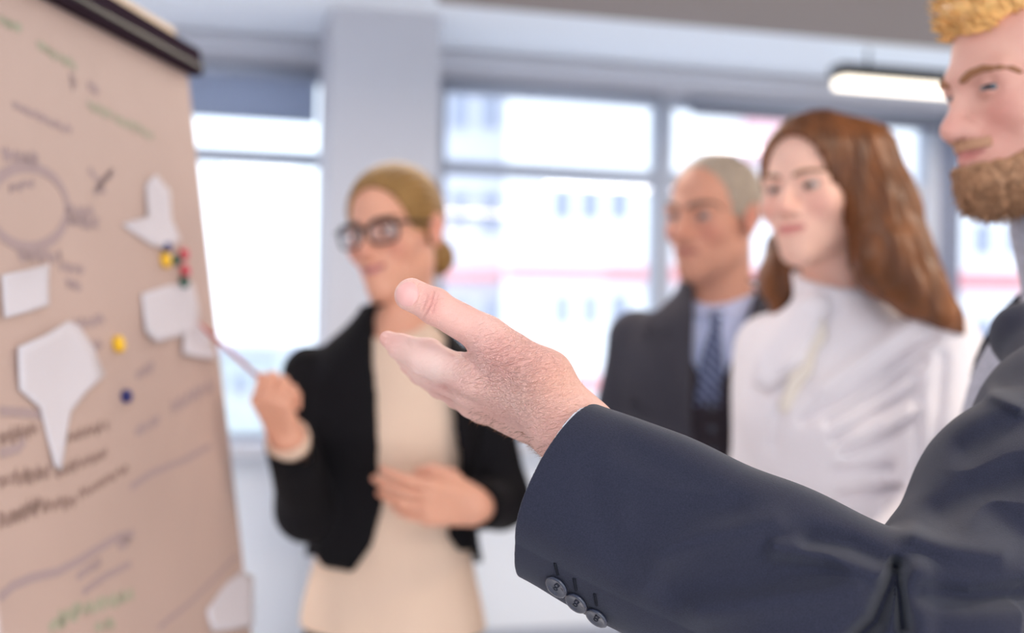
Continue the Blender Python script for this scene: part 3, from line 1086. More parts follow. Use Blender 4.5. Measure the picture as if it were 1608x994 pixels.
MALE_Z = [0.03, -0.01, -0.05, -0.10, -0.18, -0.30, -0.42, -0.52, -0.62]
MALE_A = [0.055, 0.085, 0.140, 0.172, 0.170, 0.155, 0.150, 0.160, 0.165]
MALE_B = [0.055, 0.070, 0.088, 0.104, 0.118, 0.108, 0.104, 0.110, 0.112]
FEM_Z = [0.03, -0.01, -0.05, -0.10, -0.20, -0.32, -0.42, -0.52, -0.62]
FEM_A = [0.045, 0.075, 0.120, 0.146, 0.140, 0.116, 0.132, 0.152, 0.158]
FEM_B = [0.045, 0.058, 0.074, 0.090, 0.112, 0.086, 0.094, 0.106, 0.108]
FEM_C = [0, 0, 0.004, 0.012, 0.020, 0.006, 0.0, -0.004, -0.006]

def lower_half(parent, Rb, nb, hipw, m, shoe, label=None, waist=-0.50, dp=1.0):
    """trousers to the floor, with shoes"""
    l, f = Rb[:, 0], np.array([Rb[0, 1], Rb[1, 1], 0]); f = f / np.linalg.norm(f)
    top = nb[2] + waist
    pel = np.array([nb[0], nb[1], 0])
    hip = top - 0.12
    prims = [loft(np.stack([l, f, [0, 0, 1]], 1), np.array([pel[0], pel[1], top]), [0, -0.06, -0.14, -0.22], [hipw * 0.95, hipw, hipw * 1.02, hipw * 0.95], np.array([0.105, 0.115, 0.12, 0.11]) * dp)]
    for s in (1, -1):
        a = pel + l * s * hipw * 0.52; a[2] = hip
        k = pel + l * s * 0.095 + f * 0.015; k[2] = hip * 0.54
        b = pel + l * s * 0.10; b[2] = 0.07
        prims.append(chain([(a, 0.088), (k, 0.068), (b, 0.062)], 0.03))
    t = U(0.04, *prims)
    t = inter(t, half((0, 0, -1), (0, 0, 0.04)))
    V, F = polygonize(t, 0.011)
    mk('trousers', V, F, m, parent)
    for s in (1, -1):
        b = pel + l * s * 0.10
        sh = U(0.03, ell(b + f * 0.0 + np.array([0, 0, 0.05]), (0.05, 0.05, 0.06)), rc(b + f * 0.02 + np.array([0, 0, 0.035]), b + f * 0.15 + np.array([0, 0, 0.028]), 0.042, 0.036))
        sh = inter(sh, half((0, 0, -1), (0, 0, 0.0)))
        V, F = polygonize(sh, 0.008)
        mk('shoe', V, F, shoe, parent)

def grooves(s, lines, clip=None):
    """folds and creases: (photograph polyline, width px, height m); negative height presses in. Applies where clip(P) says"""
    def f(P):
        d = s.f(P)
        near = np.abs(d) < 0.06
        if near.any():
            Pn = P[near]
            q = proj(Pn)
            add = np.zeros(len(Pn), np.float32)
            press = np.zeros(len(Pn), np.float32)
            for pts, w, hgt in lines:
                m = np.full(len(Pn), 1e9, np.float32)
                for i in range(len(pts) - 1):
                    m = np.minimum(m, seg_d(q, pts[i], pts[i + 1]))
                b = np.float32(hgt) * np.exp(-(m / np.float32(w)) ** 2)
                if hgt > 0: add = np.maximum(add, b)
                else: press = np.minimum(press, b)
            add = add + press
            if clip is not None: add *= clip(Pn)
            d[near] -= add
        return d
    return S(f, s.lo - 0.01, s.hi + 0.01)

def rumple(s, amp, freq, seed=0):
    """soft cloth unevenness"""
    r = np.random.default_rng(seed)
    dirs = r.normal(size=(6, 3)); dirs /= np.linalg.norm(dirs, axis=1)[:, None]
    fr = freq * r.uniform(0.6, 1.6, 6); ph = r.uniform(0, 6.28, 6)
    dirs, fr, ph = f32(dirs), f32(fr), f32(ph)
    def f(P):
        d = s.f(P)
        n = np.zeros(len(P), np.float32)
        for i in range(6):
            n += np.sin((P @ dirs[i]) * fr[i] + ph[i] + 1.3 * np.sin((P @ dirs[i - 1]) * fr[i] * 0.6))
        return d + np.float32(amp / 3) * n
    return S(f, s.lo, s.hi)

def strands(name, pts, dirs, length, r, m, parent, seed=0, jitter=0.35, droop=0.0):
    """tapered hair locks, joined"""
    g = np.random.default_rng(seed)
    n = len(pts)
    d = dirs + g.normal(size=(n, 3)) * jitter
    d /= np.linalg.norm(d, axis=1)[:, None]
    L = length * g.uniform(0.6, 1.25, n)[:, None]
    a = np.cross(d, g.normal(size=(n, 3))); a /= np.linalg.norm(a, axis=1)[:, None]
    b = np.cross(d, a)
    rr = r * g.uniform(0.7, 1.3, n)[:, None]
    bend = a * L * 0.18 + np.array([0, 0, -droop]) * L
    rows = []
    for t, k in ((0.0, 1.0), (0.5, 0.85)):
        c = pts + d * L * t + bend * t * t
        for j in range(3):
            th = 2 * math.pi * j / 3
            rows.append(c + rr * k * (math.cos(th) * a + math.sin(th) * b))
    rows.append(pts + d * L + bend)
    V = np.stack(rows, 1).reshape(-1, 3)
    base = np.arange(n)[:, None] * 7
    tri = np.array([[0, 1, 4], [0, 4, 3], [1, 2, 5], [1, 5, 4], [2, 0, 3], [2, 3, 5], [3, 4, 6], [4, 5, 6], [5, 3, 6]])
    F = (base[:, None] + tri[None]).reshape(-1, 3)
    o = mk(name, V, F, m, parent)
    o['kind'] = 'stuff'
    return o
M['hair_blond'] = mat('dark_blond_hair', C(150, 112, 62), 0.45, 0.35, bump=(90, 0.5, 0.004, (1, 1, 0.25)), var=(60, 0.25, (1, 1, 0.2)))
M['hair_auburn'] = mat('auburn_hair', C(112, 66, 32), 0.4, 0.45, bump=(70, 0.5, 0.004, (1, 1, 0.12)), var=(38, 0.6, (1, 1, 0.1)))
M['hair_grey'] = mat('grey_hair', C(168, 152, 136), 0.55, 0.3, bump=(120, 0.4, 0.003), var=(60, 0.15))
M['brow_brown'] = mat('brown_brow_hair', C(128, 92, 66), 0.7, 0.2)
M['brow_grey'] = mat('grey_brow_hair', C(120, 98, 86), 0.7, 0.2)
M['black_wool'] = mat('black_wool', C(24, 22, 25), 0.85, 0.15, bump=(500, 0.2, 0.001))
M['cream_knit'] = mat('cream_knit', C(240, 210, 186), 0.9, 0.1, bump=(300, 0.15, 0.001))
M['black_trouser'] = mat('black_trouser_cloth', C(26, 26, 32), 0.85, 0.15)
M['shoe'] = mat('black_leather', C(20, 18, 18), 0.35, 0.4)
M['charcoal'] = mat('charcoal_suiting', C(66, 64, 72), 0.85, 0.15, bump=(600, 0.2, 0.001))
M['waistcoat'] = mat('dark_waistcoat_cloth', C(48, 42, 48), 0.85, 0.15)
M['blue_shirt'] = mat('pale_blue_shirt', C(196, 204, 236), 0.85, 0.15)
M['white_blouse'] = mat('white_blouse_cloth', C(240, 234, 238), 0.75, 0.2, sheen=0.1)
M['glasses'] = mat('dark_glasses_frame', C(30, 26, 28), 0.3, 0.5)
M['lens'] = glass_mat('spectacle_lens', (0.97, 0.97, 0.98, 1), 0.08)
M['button'] = mat('dark_button', C(40, 44, 62), 0.25, 0.6, coat=0.5)

SKIN_W = C(226, 170, 146); LIP_W = C(196, 96, 98); BLUSH = C(222, 138, 120)

def place_head(px, py, d, yaw, pitch, roll, sc):
    Rh = head_frame(yaw, pitch, roll)
    return Rh, W(px, py, d) - Rh @ np.array([0.090, 0, 0.003]) * sc

def body_mesh(parent, s, h, Rh, hc, sc, base, lip, blush, extra=None, **kw):
    V, F = polygonize(s, h)
    Q = (V - hc) @ Rh / sc
    col = face_paint(Q, base, lip, blush, **kw)
    if extra is not None: extra(V, col)
    return mk('body', V, F, M['skin'], parent, True, col)

def loc2(pts, Rb, nb, fwd):
    """photograph points onto the vertical plane fwd ahead of the neck base, in local (left, up)"""
    out = []
    for p in pts:
        q = (ray_plane(p[0], p[1], nb + Rb[:, 1] * fwd, Rb[:, 1]) - nb) @ Rb
        out.append((q[0], q[2]))
    return out

# ================================================== the woman with the pencil
def woman_pointing():
    sc = 1.0
    Rh, hc = place_head(578, 362, 2.10, 27, 5, 7, sc)
    Rb = body_frame(12)
    nb = W(624, 506, 2.19)
    t = thing('person', (nb[0], nb[1], 0), 'person in glasses and black blazer over cream top, pointing a red pencil', 'person', 'people looking at the flip chart')
    hs = head_shape(False, jaw=0.86, smile=1.0, nose=0.88, brow=0.8, cheek=0.002)
    H = G(xf(hs, Rh, hc, sc))
    RS, RE, RW = W(490, 590, 2.19), W(484, 800, 2.12), W(452, 690, 1.96)
    LS, LE, LW = W(748, 585, 2.21), W(786, 786, 2.15), W(748, 796, 2.01)
    neck = rc(hc + Rh @ np.array([-0.022, 0, -0.06]), nb + np.array([0, 0.005, -0.03]), 0.050, 0.056)
    tor = loft(Rb, nb, FEM_Z, np.array(FEM_A) - 0.012, np.array(FEM_B) - 0.012, FEM_C)
    # right hand round the pencil, knuckles towards the camera and the board
    tip, grip = W(312, 507, 1.885), W(392, 580, 1.925)
    hx = nrm(W(408, 590, 1.885) - RW)
    pdir = nrm(grip - tip)
    hR, tipsR = hand_shape(RW, hx, np.array([-0.75, -0.25, 0.6]), curls=((62, 78, 30), (70, 85, 40), (74, 88, 45), (76, 88, 45)), sc=0.92,
                    thumb=[(0.020, 0.022, -0.010), (0.050, 0.040, -0.026), (0.078, 0.036, -0.044), (0.098, 0.020, -0.052)], base=np.array([-0.4, -0.8, 0.2]))
    hL, _ = hand_shape(LW, nrm(W(650, 786, 1.965) - LW), np.array([0.05, -0.25, 1]), curls=((12, 30, 14), (20, 26, 16), (16, 34, 18), (26, 30, 20)), sc=0.98, gap=1.16, spread=1.2,
                    thumb=[(0.020, 0.022, -0.012), (0.050, 0.038, -0.024), (0.078, 0.042, -0.034), (0.100, 0.036, -0.042)], base=np.array([0.05, -1, 0.1]))
    arms = U(0.02, chain([(RS, 0.042), (RE, 0.036), (RW, 0.027)], 0.02), chain([(LS, 0.042), (LE, 0.036), (LW, 0.027)], 0.02))
    b = U(0.012, U(0.03, H, neck, tor, G(arms)), hR, hL)
    def nails(V, col):
        pass
    body_mesh(t, b, 0.0032, Rh, hc, sc, C(234, 172, 144), C(184, 78, 88), BLUSH, male=False, smile=1.0, teeth=0.35)
    add_eyes(t, Rh, hc, sc, (0.10, 0.12, 0.13))
    add_brows(t, hs, Rh, hc, sc, M['brow_brown'], 0.55)
    # hair, drawn back to a low bun
    cap = ell((-0.010, 0, 0.034), (0.104, 0.082, 0.092))
    cap = sub(cap, ell((0.104, 0.0, -0.012), (0.086, 0.080, 0.098)), 0.008)
    for s in (1, -1):
        cap = sub(cap, ell((0.030, s * 0.085, -0.060), (0.052, 0.045, 0.058)), 0.006)
    cap = inter(cap, half((0.35, 0, -1), (0, 0, -0.055)), 0.01)
    bun = U(0.02, ell((-0.108, 0.012, -0.050), (0.030, 0.036, 0.036)), rc((-0.07, 0, -0.02), (-0.10, 0.008, -0.05), 0.03, 0.022))
    hair = U(0.012, cap, bun)
    def comb(P, base=hair.f):
        a = np.arctan2(P[:, 1], P[:, 2] + 0.03)
        return base(P) + np.float32(0.0012) * np.sin(a * 60 + 8 * P[:, 0] * 10).astype(np.float32)
    hair = S(comb, hair.lo, hair.hi)
    V, F = polygonize(xf(hair, Rh, hc, sc), 0.003)
    mk('hair', V, F, M['hair_blond'], t)
    # glasses
    gm = MB()
    def gp(x, y, z): return hc + Rh @ np.array([x, y, z]) * sc
    lens = MB()
    for s in (1, -1):
        rim, disc = [], []
        for k in range(28):
            th = 2 * math.pi * k / 28
            cx, cz = math.cos(th), math.sin(th)
            ex = np.sign(cx) * abs(cx) ** 0.62; ez = np.sign(cz) * abs(cz) ** 0.62
            y = s * 0.0345 + ex * 0.0265; z = -0.004 + ez * 0.0195
            rim.append(gp(0.1005 - 2.6 * y * y, y, z))
        gm.tube(rim, [0.0026 + 0.0020 * max(0.0, math.sin(2 * math.pi * k / 28)) for k in range(28)], 8, closed=True)
        n0 = len(lens.v)
        cpt = np.mean(rim, 0)
        fd = Rh[:, 0] * 0.0008
        for off_ in (fd, -fd):
            lens.v += [cpt + off_ + Rh[:, 0] * 0.0010] + [p + off_ for p in rim]
        for k in range(28):
            l = (k + 1) % 28
            lens.f.append([n0, n0 + 1 + k, n0 + 1 + l])
            lens.f.append([n0 + 29, n0 + 30 + l, n0 + 30 + k])
            lens.f.append([n0 + 1 + k, n0 + 30 + k, n0 + 30 + l, n0 + 1 + l])
        gm.tube([gp(0.0925, s * 0.060, 0.008), gp(0.080, s * 0.0745, 0.008), gp(0.0, s * 0.080, 0.006), gp(-0.018, s * 0.081, -0.008), gp(-0.026, s * 0.080, -0.024)], [0.0030, 0.0030, 0.0024, 0.0022, 0.0020], 8)
    gm.tube([gp(0.1005, 0.0085, 0.003), gp(0.104, 0, 0.006), gp(0.1005, -0.0085, 0.003)], 0.0024, 8)
    g = gm.build('glasses', M['glasses'], t, True)
    lens.build('lens', M['lens'], g, True)
    # cream top
    top = loft(Rb, nb, FEM_Z, np.array(FEM_A) + np.array([.0, .0, .002, .004, .006, .012, .012, .014, .018]), np.array(FEM_B) + np.array([.005, .005, .005, .005, .005, .005, .008, .014, .018]), FEM_C)
    top = U(0.02, top, chain([(RS, 0.036), (RS * .6 + RE * .4, 0.034)]), chain([(LS, 0.036), (LS * .6 + LE * .4, 0.034)]))
    top = inter(top, half((0, 0, -1), nb + ZU * (-0.548)))
    top = sub(top, xf(ell((0, 0.05, 0.030), (0.072, 0.10, 0.060)), Rb, nb), 0.006)
    top = rumple(top, 0.0022, 40, 3)
    V, F = polygonize(top, 0.005)
    mk('cream_top', V, F, M['cream_knit'], t)
    # blazer
    jt = loft(Rb, nb, FEM_Z, np.array(FEM_A) + np.array([.016, .020, .024, .026, .028, .034, .034, .032, .032]), np.array(FEM_B) + 0.020, FEM_C)
    opening = loc2([(575, 480), (569, 500), (580, 560), (592, 620), (603, 700), (600, 790), (582, 855), (548, 902), (505, 893), (478, 872), (430, 860), (380, 860), (380, 1300), (900, 1300), (900, 850),
                    (775, 850), (738, 890), (708, 872), (692, 845), (700, 800), (712, 750), (718, 715), (712, 650), (692, 560), (674, 500), (660, 480)], Rb, nb, 0.11)
    jt = sub(jt, extruded(opening, Rb, nb, True), 0.004)
    jt = inter(jt, half((0, 0, -1), nb + ZU * -0.43), 0.004)
    cl_ = inter(sub(rc(nb + np.array([0, 0.01, -0.05]), nb + np.array([0, 0.012, 0.015]), 0.085, 0.064), rc(nb + np.array([0, 0.01, -0.05]), nb + np.array([0, 0.012, 0.08]), 0.074, 0.056)), half((0, -1, 0.0), nb + np.array([0, -0.01, 0])))
    RWc, LWc = RW * 0.93 + RE * 0.07, LW * 0.88 + LE * 0.12
    slv = U(0.02, chain([(RS, 0.054), (RE, 0.050), (RWc, 0.040)], 0.03), chain([(LS, 0.054), (LE, 0.049), (LWc, 0.041)], 0.03))
    slv = inter(slv, half(RWc - RE, RWc)) if False else slv
    slv = sub(slv, inter(rc(RWc - (RWc - RE) * 0.35, RWc + (RWc - RE) * 0.6, 0.034, 0.042), half(-(RWc - RE), RWc - (RWc - RE) * 0.4)))
    slv = inter(slv, S(lambda P: np.minimum(half(RWc - RE, RWc)(P), -(sph(RWc + nrm(RWc - RE) * 0.06, 0.062)(P))), [-9] * 3, [9] * 3))
    slv = inter(slv, S(lambda P: np.minimum(half(LWc - LE, LWc)(P), -(sph(LWc + nrm(LWc - LE) * 0.06, 0.062)(P))), [-9] * 3, [9] * 3))
    slv = S(slv.f, np.minimum.reduce([RS, RE, RW, LS, LE, LW]) - 0.07, np.maximum.reduce([RS, RE, RW, LS, LE, LW]) + 0.07)
    jk = U(0.012, jt, slv)
    jk = U(0.006, jk, cl_)
    jk = rumple(sub(jk, off(top, 0.0015)), 0.003, 34, 5)
    V, F = polygonize(jk, 0.005)
    mk('blazer', V, F, M['black_wool'], t)
    # pale band round the right wrist
    ax = nrm(RW - RE)
    cuff = sub(inter(rc(RWc, RW + ax * 0.02, 0.037, 0.035), S(lambda P: np.abs((P - f32(RW)) @ f32(ax)) - np.float32(0.011), [-9] * 3, [9] * 3)), rc(RE, RW + ax * 0.05, 0.031))
    cuff = S(cuff.f, RW - 0.06, RW + 0.06)
    V, F = polygonize(cuff, 0.003)
    mk('wrist_band', V, F, M['cream_knit'], t)
    lower_half(t, Rb, nb, 0.150, M['black_trouser'], M['shoe'], dp=0.82)
    # the pencil she holds
    p = thing('pencil', tip, 'thin red pencil held by the woman in glasses, its tip at the flip chart', 'pencil')
    e = grip + pdir * 0.055
    MB().tube([tip + pdir * 0.018, e], 0.0036, 6).build('pencil_shaft', mat('red_lacquer', C(176, 70, 66), 0.4, 0.4), p, True)
    MB().tube([tip, tip + pdir * 0.006, tip + pdir * 0.018], [0.0006, 0.0016, 0.0036], 8).build('pencil_tip', mat('red_point', C(206, 96, 84), 0.6, 0.2), p, True)
    return t

# ================================================== the long-haired woman in white
def woman_white():
    sc = 1.0
    Rh, hc = place_head(1238, 290, 1.87, 42, 2, 3, sc)
    Rb = body_frame(42)
    nb = W(1318, 466, 1.97)
    t = thing('person', (nb[0], nb[1], 0), 'person with long auburn hair in a white blouse with a tied neck, between two men', 'person', 'people looking at the flip chart')
    hs = head_shape(False, jaw=0.88, smile=0.45, nose=0.9, brow=0.75, cheek=0.003)
    H = G(xf(hs, Rh, hc, sc))
    neck = rc(hc + Rh @ np.array([-0.022, 0, -0.06]), nb + np.array([0.01, 0.005, -0.03]), 0.050, 0.054)
    tor = loft(Rb, nb, FEM_Z, np.array(FEM_A) - 0.012, np.array(FEM_B) - 0.012, FEM_C)
    LS, LE, LW = W(1478, 545, 1.84), W(1470, 800, 1.80), W(1380, 880, 1.64)
    RS, RE, RW = W(1208, 545, 2.08), W(1190, 760, 2.10), W(1180, 930, 2.00)
    hL, _ = hand_shape(LW, nrm(LW - LE + np.array([-0.06, 0, -0.1])), np.array([-0.3, -0.5, 0.8]), curls=(24, 26, 28, 30), sc=0.92, base=np.array([0.3, -1, 0.0]))
    hR, _ = hand_shape(RW, nrm(RW - RE), np.array([-0.3, -1, 0.0]), curls=(24, 26, 28, 30), sc=0.92, base=np.array([-1, 0, 0.0]))
    arms = U(0.02, chain([(RS, 0.040), (RE, 0.034), (RW, 0.026)], 0.02), chain([(LS, 0.040), (LE, 0.034), (LW, 0.026)], 0.02))
    b = U(0.012, U(0.03, H, neck, tor, G(arms)), hR, hL)
    body_mesh(t, b, 0.0042, Rh, hc, sc, C(240, 192, 172), C(212, 112, 112), C(236, 158, 142), male=False, smile=0.45)
    add_eyes(t, Rh, hc, sc, (0.08, 0.07, 0.06))
    add_brows(t, hs, Rh, hc, sc, M['brow_brown'], 0.55)
    cap = ell((-0.012, 0, 0.032), (0.108, 0.087, 0.096))
    cap = sub(cap, ell((0.105, -0.006, -0.020), (0.082, 0.074, 0.112)), 0.008)
    cap = xf(cap, Rh, hc, sc)
    near = chain([(W(1352, 250, 1.91), 0.060), (W(1384, 330, 1.88), 0.054), (W(1404, 410, 1.85), 0.056), (W(1448, 462, 1.815), 0.036), (W(1488, 498, 1.79), 0.014), (W(1514, 524, 1.785), 0.003)], 0.03)
    far = chain([(W(1250, 330, 2.05), 0.03), (W(1238, 400, 2.05), 0.032), (W(1228, 440, 2.04), 0.034), (W(1222, 486, 2.03), 0.014)], 0.03)
    back = chain([(hc + Rh @ np.array([-0.05, 0, 0.0]), 0.075), (hc + Rh @ np.array([-0.062, 0, -0.12]), 0.065)], 0.02)
    hair = U(0.03, cap, near, back)
    hair = U(0.02, hair, far)
    hair = sub(hair, xf(ell((0.075, -0.004, -0.055), (0.075, 0.068, 0.10)), Rh, hc, sc), 0.008)
    def comb(P, base=hair.f):
        q = (P - f32(hc)) @ f32(Rh)
        a = np.arctan2(q[:, 1], -q[:, 0] + 0.02)
        return base(P) + (np.float32(0.0016) * np.sin(a * 34 + 5 * np.sin(q[:, 2] * 14)) + np.float32(0.001) * np.sin(a * 71 + q[:, 2] * 30)).astype(np.float32)
    V, F = polygonize(S(comb, hair.lo, hair.hi), 0.0032)
    mk('hair', V, F, M['hair_auburn'], t)
    bl = loft(Rb, nb, FEM_Z, np.array(FEM_A) + np.array([.0, .002, .006, .008, .012, .018, .016, .014, .014]), np.array(FEM_B) + np.array([0, .004, .01, .014, .014, .016, .014, .01, .01]), FEM_C)
    slv = U(0.03, chain([(RS, 0.056), (RE, 0.050), (RW * .9 + RE * .1, 0.040)], 0.03), chain([(LS, 0.058), (LS * .5 + LE * .5, 0.060), (LE, 0.050), (LW * .9 + LE * .1, 0.040)], 0.03))
    bl = U(0.05, bl, slv)
    col0 = hc + Rh @ np.array([-0.024, 0, -0.115])
    stand = inter(rc(nb - ZU * 0.03, col0, 0.068, 0.058), half(nrm(np.array([0.1, -0.3, 1])), nb + ZU * 0.030))
    bl = U(0.012, bl, stand)
    bl = rumple(bl, 0.0022, 30, 8)
    bl = grooves(bl, [(a_, b_, c_ * 1.6) for a_, b_, c_ in [([(1465, 530), (1400, 575), (1320, 630), (1262, 660)], 9, -0.009), ([(1450, 565), (1380, 615), (1300, 662)], 8, -0.008),
                      ([(1440, 610), (1370, 652), (1310, 690)], 8, -0.008), ([(1440, 655), (1380, 690), (1330, 710)], 8, -0.008), ([(1440, 500), (1360, 560), (1290, 610)], 12, 0.007),
                      ([(1440, 640), (1390, 670)], 7, 0.006), ([(1432, 560), (1440, 640), (1446, 720), (1440, 780)], 9, -0.006), ([(1480, 560), (1475, 640), (1462, 720)], 9, -0.006),
                      ([(1225, 640), (1215, 700)], 8, -0.006), ([(1310, 740), (1400, 730)], 8, -0.007), ([(1320, 780), (1410, 765)], 8, -0.007)]])
    bl = sub(bl, off(U(0.02, neck, H), 0.003))
    bl = inter(bl, half((0, 0, -1), nb + ZU * -0.60))
    V, F = polygonize(bl, 0.005)
    o = mk('blouse', V, F, M['white_blouse'], t)
    # tied neck: knot and hanging ends, lying on the blouse
    def on(px, py, lift=0.006):
        p, n = march(bl, px, py)
        return p + n * lift
    k = on(1288, 482, 0.01)
    jb = U(0.01, ell(k, (0.020, 0.018, 0.018)))
    pts = [k, on(1262, 520, 0.012), on(1236, 556, 0.014), on(1214, 590, 0.010)]
    jb = U(0.012, jb, chain([(pts[0], 0.018), (pts[1], 0.030), (pts[2], 0.040), (pts[3], 0.026)], 0.02))
    jb = inter(jb, off(bl, 0.032), 0.006)
    pts2 = [k, on(1284, 530, 0.008), on(1262, 580, 0.008), on(1236, 640, 0.006)]
    jb2 = inter(chain([(pts2[0], 0.012), (pts2[1], 0.012), (pts2[2], 0.013), (pts2[3], 0.010)], 0.02), off(bl, 0.016), 0.005)
    V, F = polygonize(rumple(jb, 0.002, 90, 2), 0.004)
    mk('neck_bow', V, F, M['white_blouse'], o)
    V, F = polygonize(jb2, 0.004)
    mk('placket', V, F, mat('cream_placket', C(238, 229, 218), 0.8, 0.1), o)
    lower_half(t, Rb, nb, 0.155, M['black_trouser'], M['shoe'], waist=-0.52, dp=0.9)
    return t

# ================================================== the grey-haired man
def man_grey():
    sc = 1.03
    Rh, hc = place_head(1076, 336, 2.30, 44, 3, -1, sc)
    Rb = body_frame(20)
    nb = W(1132, 470, 2.43)
    t = thing('person', (nb[0], nb[1], 0), 'person with grey hair, in a charcoal three-piece suit with striped tie, standing behind the others', 'person', 'people looking at the flip chart')
    hs = head_shape(True, jaw=1.0, smile=0.0, nose=1.15, brow=1.1)
    H = G(xf(hs, Rh, hc, sc))
    neck = rc(hc + Rh @ np.array([-0.022, 0, -0.06]), nb + np.array([0, 0.01, -0.03]), 0.060, 0.064)
    tor = loft(Rb, nb, MALE_Z, np.array(MALE_A) - 0.012, np.array(MALE_B) - 0.012)
    L = Rb[:, 0]
    RS, LS = nb - L * 0.165 - ZU * 0.085, nb + L * 0.165 - ZU * 0.085
    RE, LE = RS - L * 0.05 + np.array([0, 0.03, -0.29]), LS + L * 0.05 + np.array([0, 0.03, -0.29])
    RW, LW = W(1062, 846, 2.22), LE + Rb[:, 1] * 0.10 + np.array([-0.02, 0, -0.24])
    hR, _ = hand_shape(RW, nrm(RW - RE + np.array([0.12, -0.02, 0.1])), ZU - Rb[:, 1] * 0.2, curls=(24, 28, 30, 32), base=Rb[:, 1])
    hL, _ = hand_shape(LW, nrm(LW - LE), Rb[:, 1], curls=(24, 28, 30, 32), base=L)
    arms = U(0.02, chain([(RS, 0.046), (RE, 0.040), (RW, 0.031)], 0.02), chain([(LS, 0.046), (LE, 0.040), (LW, 0.031)], 0.02))
    b = U(0.012, U(0.03, H, neck, tor, G(arms)), hR, hL)
    body_mesh(t, b, 0.0044, Rh, hc, sc, C(212, 154, 130), C(180, 108, 100), C(208, 126, 110), male=True, stubble=0.35)
    add_eyes(t, Rh, hc, sc, (0.10, 0.12, 0.14))
    add_brows(t, hs, Rh, hc, sc, M['brow_grey'], 0.85)
    cap = ell((-0.014, 0, 0.032), (0.102, 0.082, 0.091))
    cap = sub(cap, ell((0.085, 0.0, 0.020), (0.098, 0.074, 0.110)), 0.012)
    for s in (1, -1):
        cap = sub(cap, ell((0.030, s * 0.090, -0.055), (0.060, 0.045, 0.060)), 0.008)
    cap = inter(cap, half((0.3, 0, -1), (0, 0, -0.050)), 0.01)
    thin = sub(ell((-0.010, 0, 0.032), (0.0965, 0.0745, 0.0865)), ell((0.088, 0, 0.0), (0.075, 0.085, 0.100)), 0.004)
    V, F = polygonize(rumple(xf(U(0.006, cap, inter(thin, half((0, 0, -1), (0, 0, 0.03)))), Rh, hc, sc), 0.0012, 220, 4), 0.0032)
    mk('hair', V, F, M['hair_grey'], t)
    # shirt with collar, tie, waistcoat, jacket
    sh = loft(Rb, nb, MALE_Z, np.array(MALE_A), np.array(MALE_B))
    colr = sub(rc(nb - ZU * 0.02 + Rb[:, 1] * 0.01, hc + Rh @ np.array([-0.02, 0, -0.15]) * sc, 0.078, 0.066), half((0, 0, -1), nb - ZU * 0.03))
    colr = inter(colr, half(nrm(np.array([0, -0.45, 1]) @ np.eye(3)), nb + ZU * 0.030))
    colr = sub(colr, extruded([(-0.0, -0.07), (0.028, 0.07), (-0.028, 0.07)], Rb, nb, True))
    shirt = sub(U(0.008, sh, colr), off(neck, 0.002))
    V, F = polygonize(shirt, 0.0045)
    mk('shirt', V, F, M['blue_shirt'], t)
    fl = 0.10
    def strip(pts, th0, th1, solid):
        pg = extruded(loc2(pts, Rb, nb, fl), Rb, nb, True)
        return sub(inter(inter(off(solid, th1), pg, 0.003), S(lambda P: -off(solid, th0).f(P), [-9] * 3, [9] * 3)), half(-Rb[:, 1], nb + Rb[:, 1] * 0.02)) if False else inter(inter(off(solid, th1), pg, 0.003), S(lambda P: -off(solid, th0).f(P), [-9] * 3, [9] * 3))
    tie = strip([(1110, 487), (1135, 486), (1130, 512), (1136, 560), (1140, 640), (1092, 640), (1104, 560), (1117, 512)], -0.004, 0.012, sh)
    tm = mat('striped_tie', C(52, 58, 92), 0.5, 0.3)
    nt = tm.node_tree
    tc = nt.nodes.new('ShaderNodeTexCoord'); wv = nt.nodes.new('ShaderNodeTexWave'); rp = nt.nodes.new('ShaderNodeValToRGB'); mp = nt.nodes.new('ShaderNodeMapping')
    mp.inputs['Rotation'].default_value = (0, math.radians(45), 0)
    wv.inputs['Scale'].default_value = 22
    rp.color_ramp.elements[0].position = 0.35; rp.color_ramp.elements[0].color = C(48, 54, 88)
    rp.color_ramp.elements[1].position = 0.75; rp.color_ramp.elements[1].color = C(112, 122, 152)
    nt.links.new(tc.outputs['Object'], mp.inputs[0]); nt.links.new(mp.outputs[0], wv.inputs['Vector']); nt.links.new(wv.outputs['Fac'], rp.inputs[0])
    nt.links.new(rp.outputs[0], nt.nodes['Principled BSDF'].inputs['Base Color'])
    V, F = polygonize(tie, 0.0035)
    mk('tie', V, F, tm, t)
    wc = inter(off(sh, 0.012), half((0, 0, -1), nb - ZU * 0.56))
    wc = sub(wc, extruded(loc2([(1070, 440), (1086, 560), (1102, 590), (1118, 612), (1140, 590), (1160, 545), (1185, 440)], Rb, nb, fl), Rb, nb, False))
    wc = sub(wc, off(sh, 0.002))
    V, F = polygonize(wc, 0.005)
    o = mk('waistcoat', V, F, M['waistcoat'], t)
    for i, py in enumerate((640, 674, 708)):
        p, n = march(wc, 1118, py)
        MB().lathe(p, n, [(0, 0.007), (0.003, 0.007), (0.004, 0.005)], 14).build('button', M['button'], o, True)
    jt = loft(Rb, nb, MALE_Z, np.array(MALE_A) + np.array([.02, .024, .034, .036, .036, .036, .036, .036, .036]), np.array(MALE_B) + 0.026)
    jt = sub(jt, extruded(loc2([(1078, 440), (1083, 500), (1086, 580), (1084, 700), (1080, 820), (1150, 830), (1152, 700), (1158, 600), (1166, 520), (1188, 430), (1140, 400), (1100, 400)], Rb, nb, 0.13), Rb, nb, True), 0.003)
    RWc, LWc = RW * 0.9 + RE * 0.1, LW * 0.9 + LE * 0.1
    slv = U(0.03, chain([(RS - L * 0.005, 0.064), (RE, 0.056), (RWc, 0.045)], 0.03), chain([(LS + L * 0.005, 0.064), (LE, 0.056), (LWc, 0.045)], 0.03))
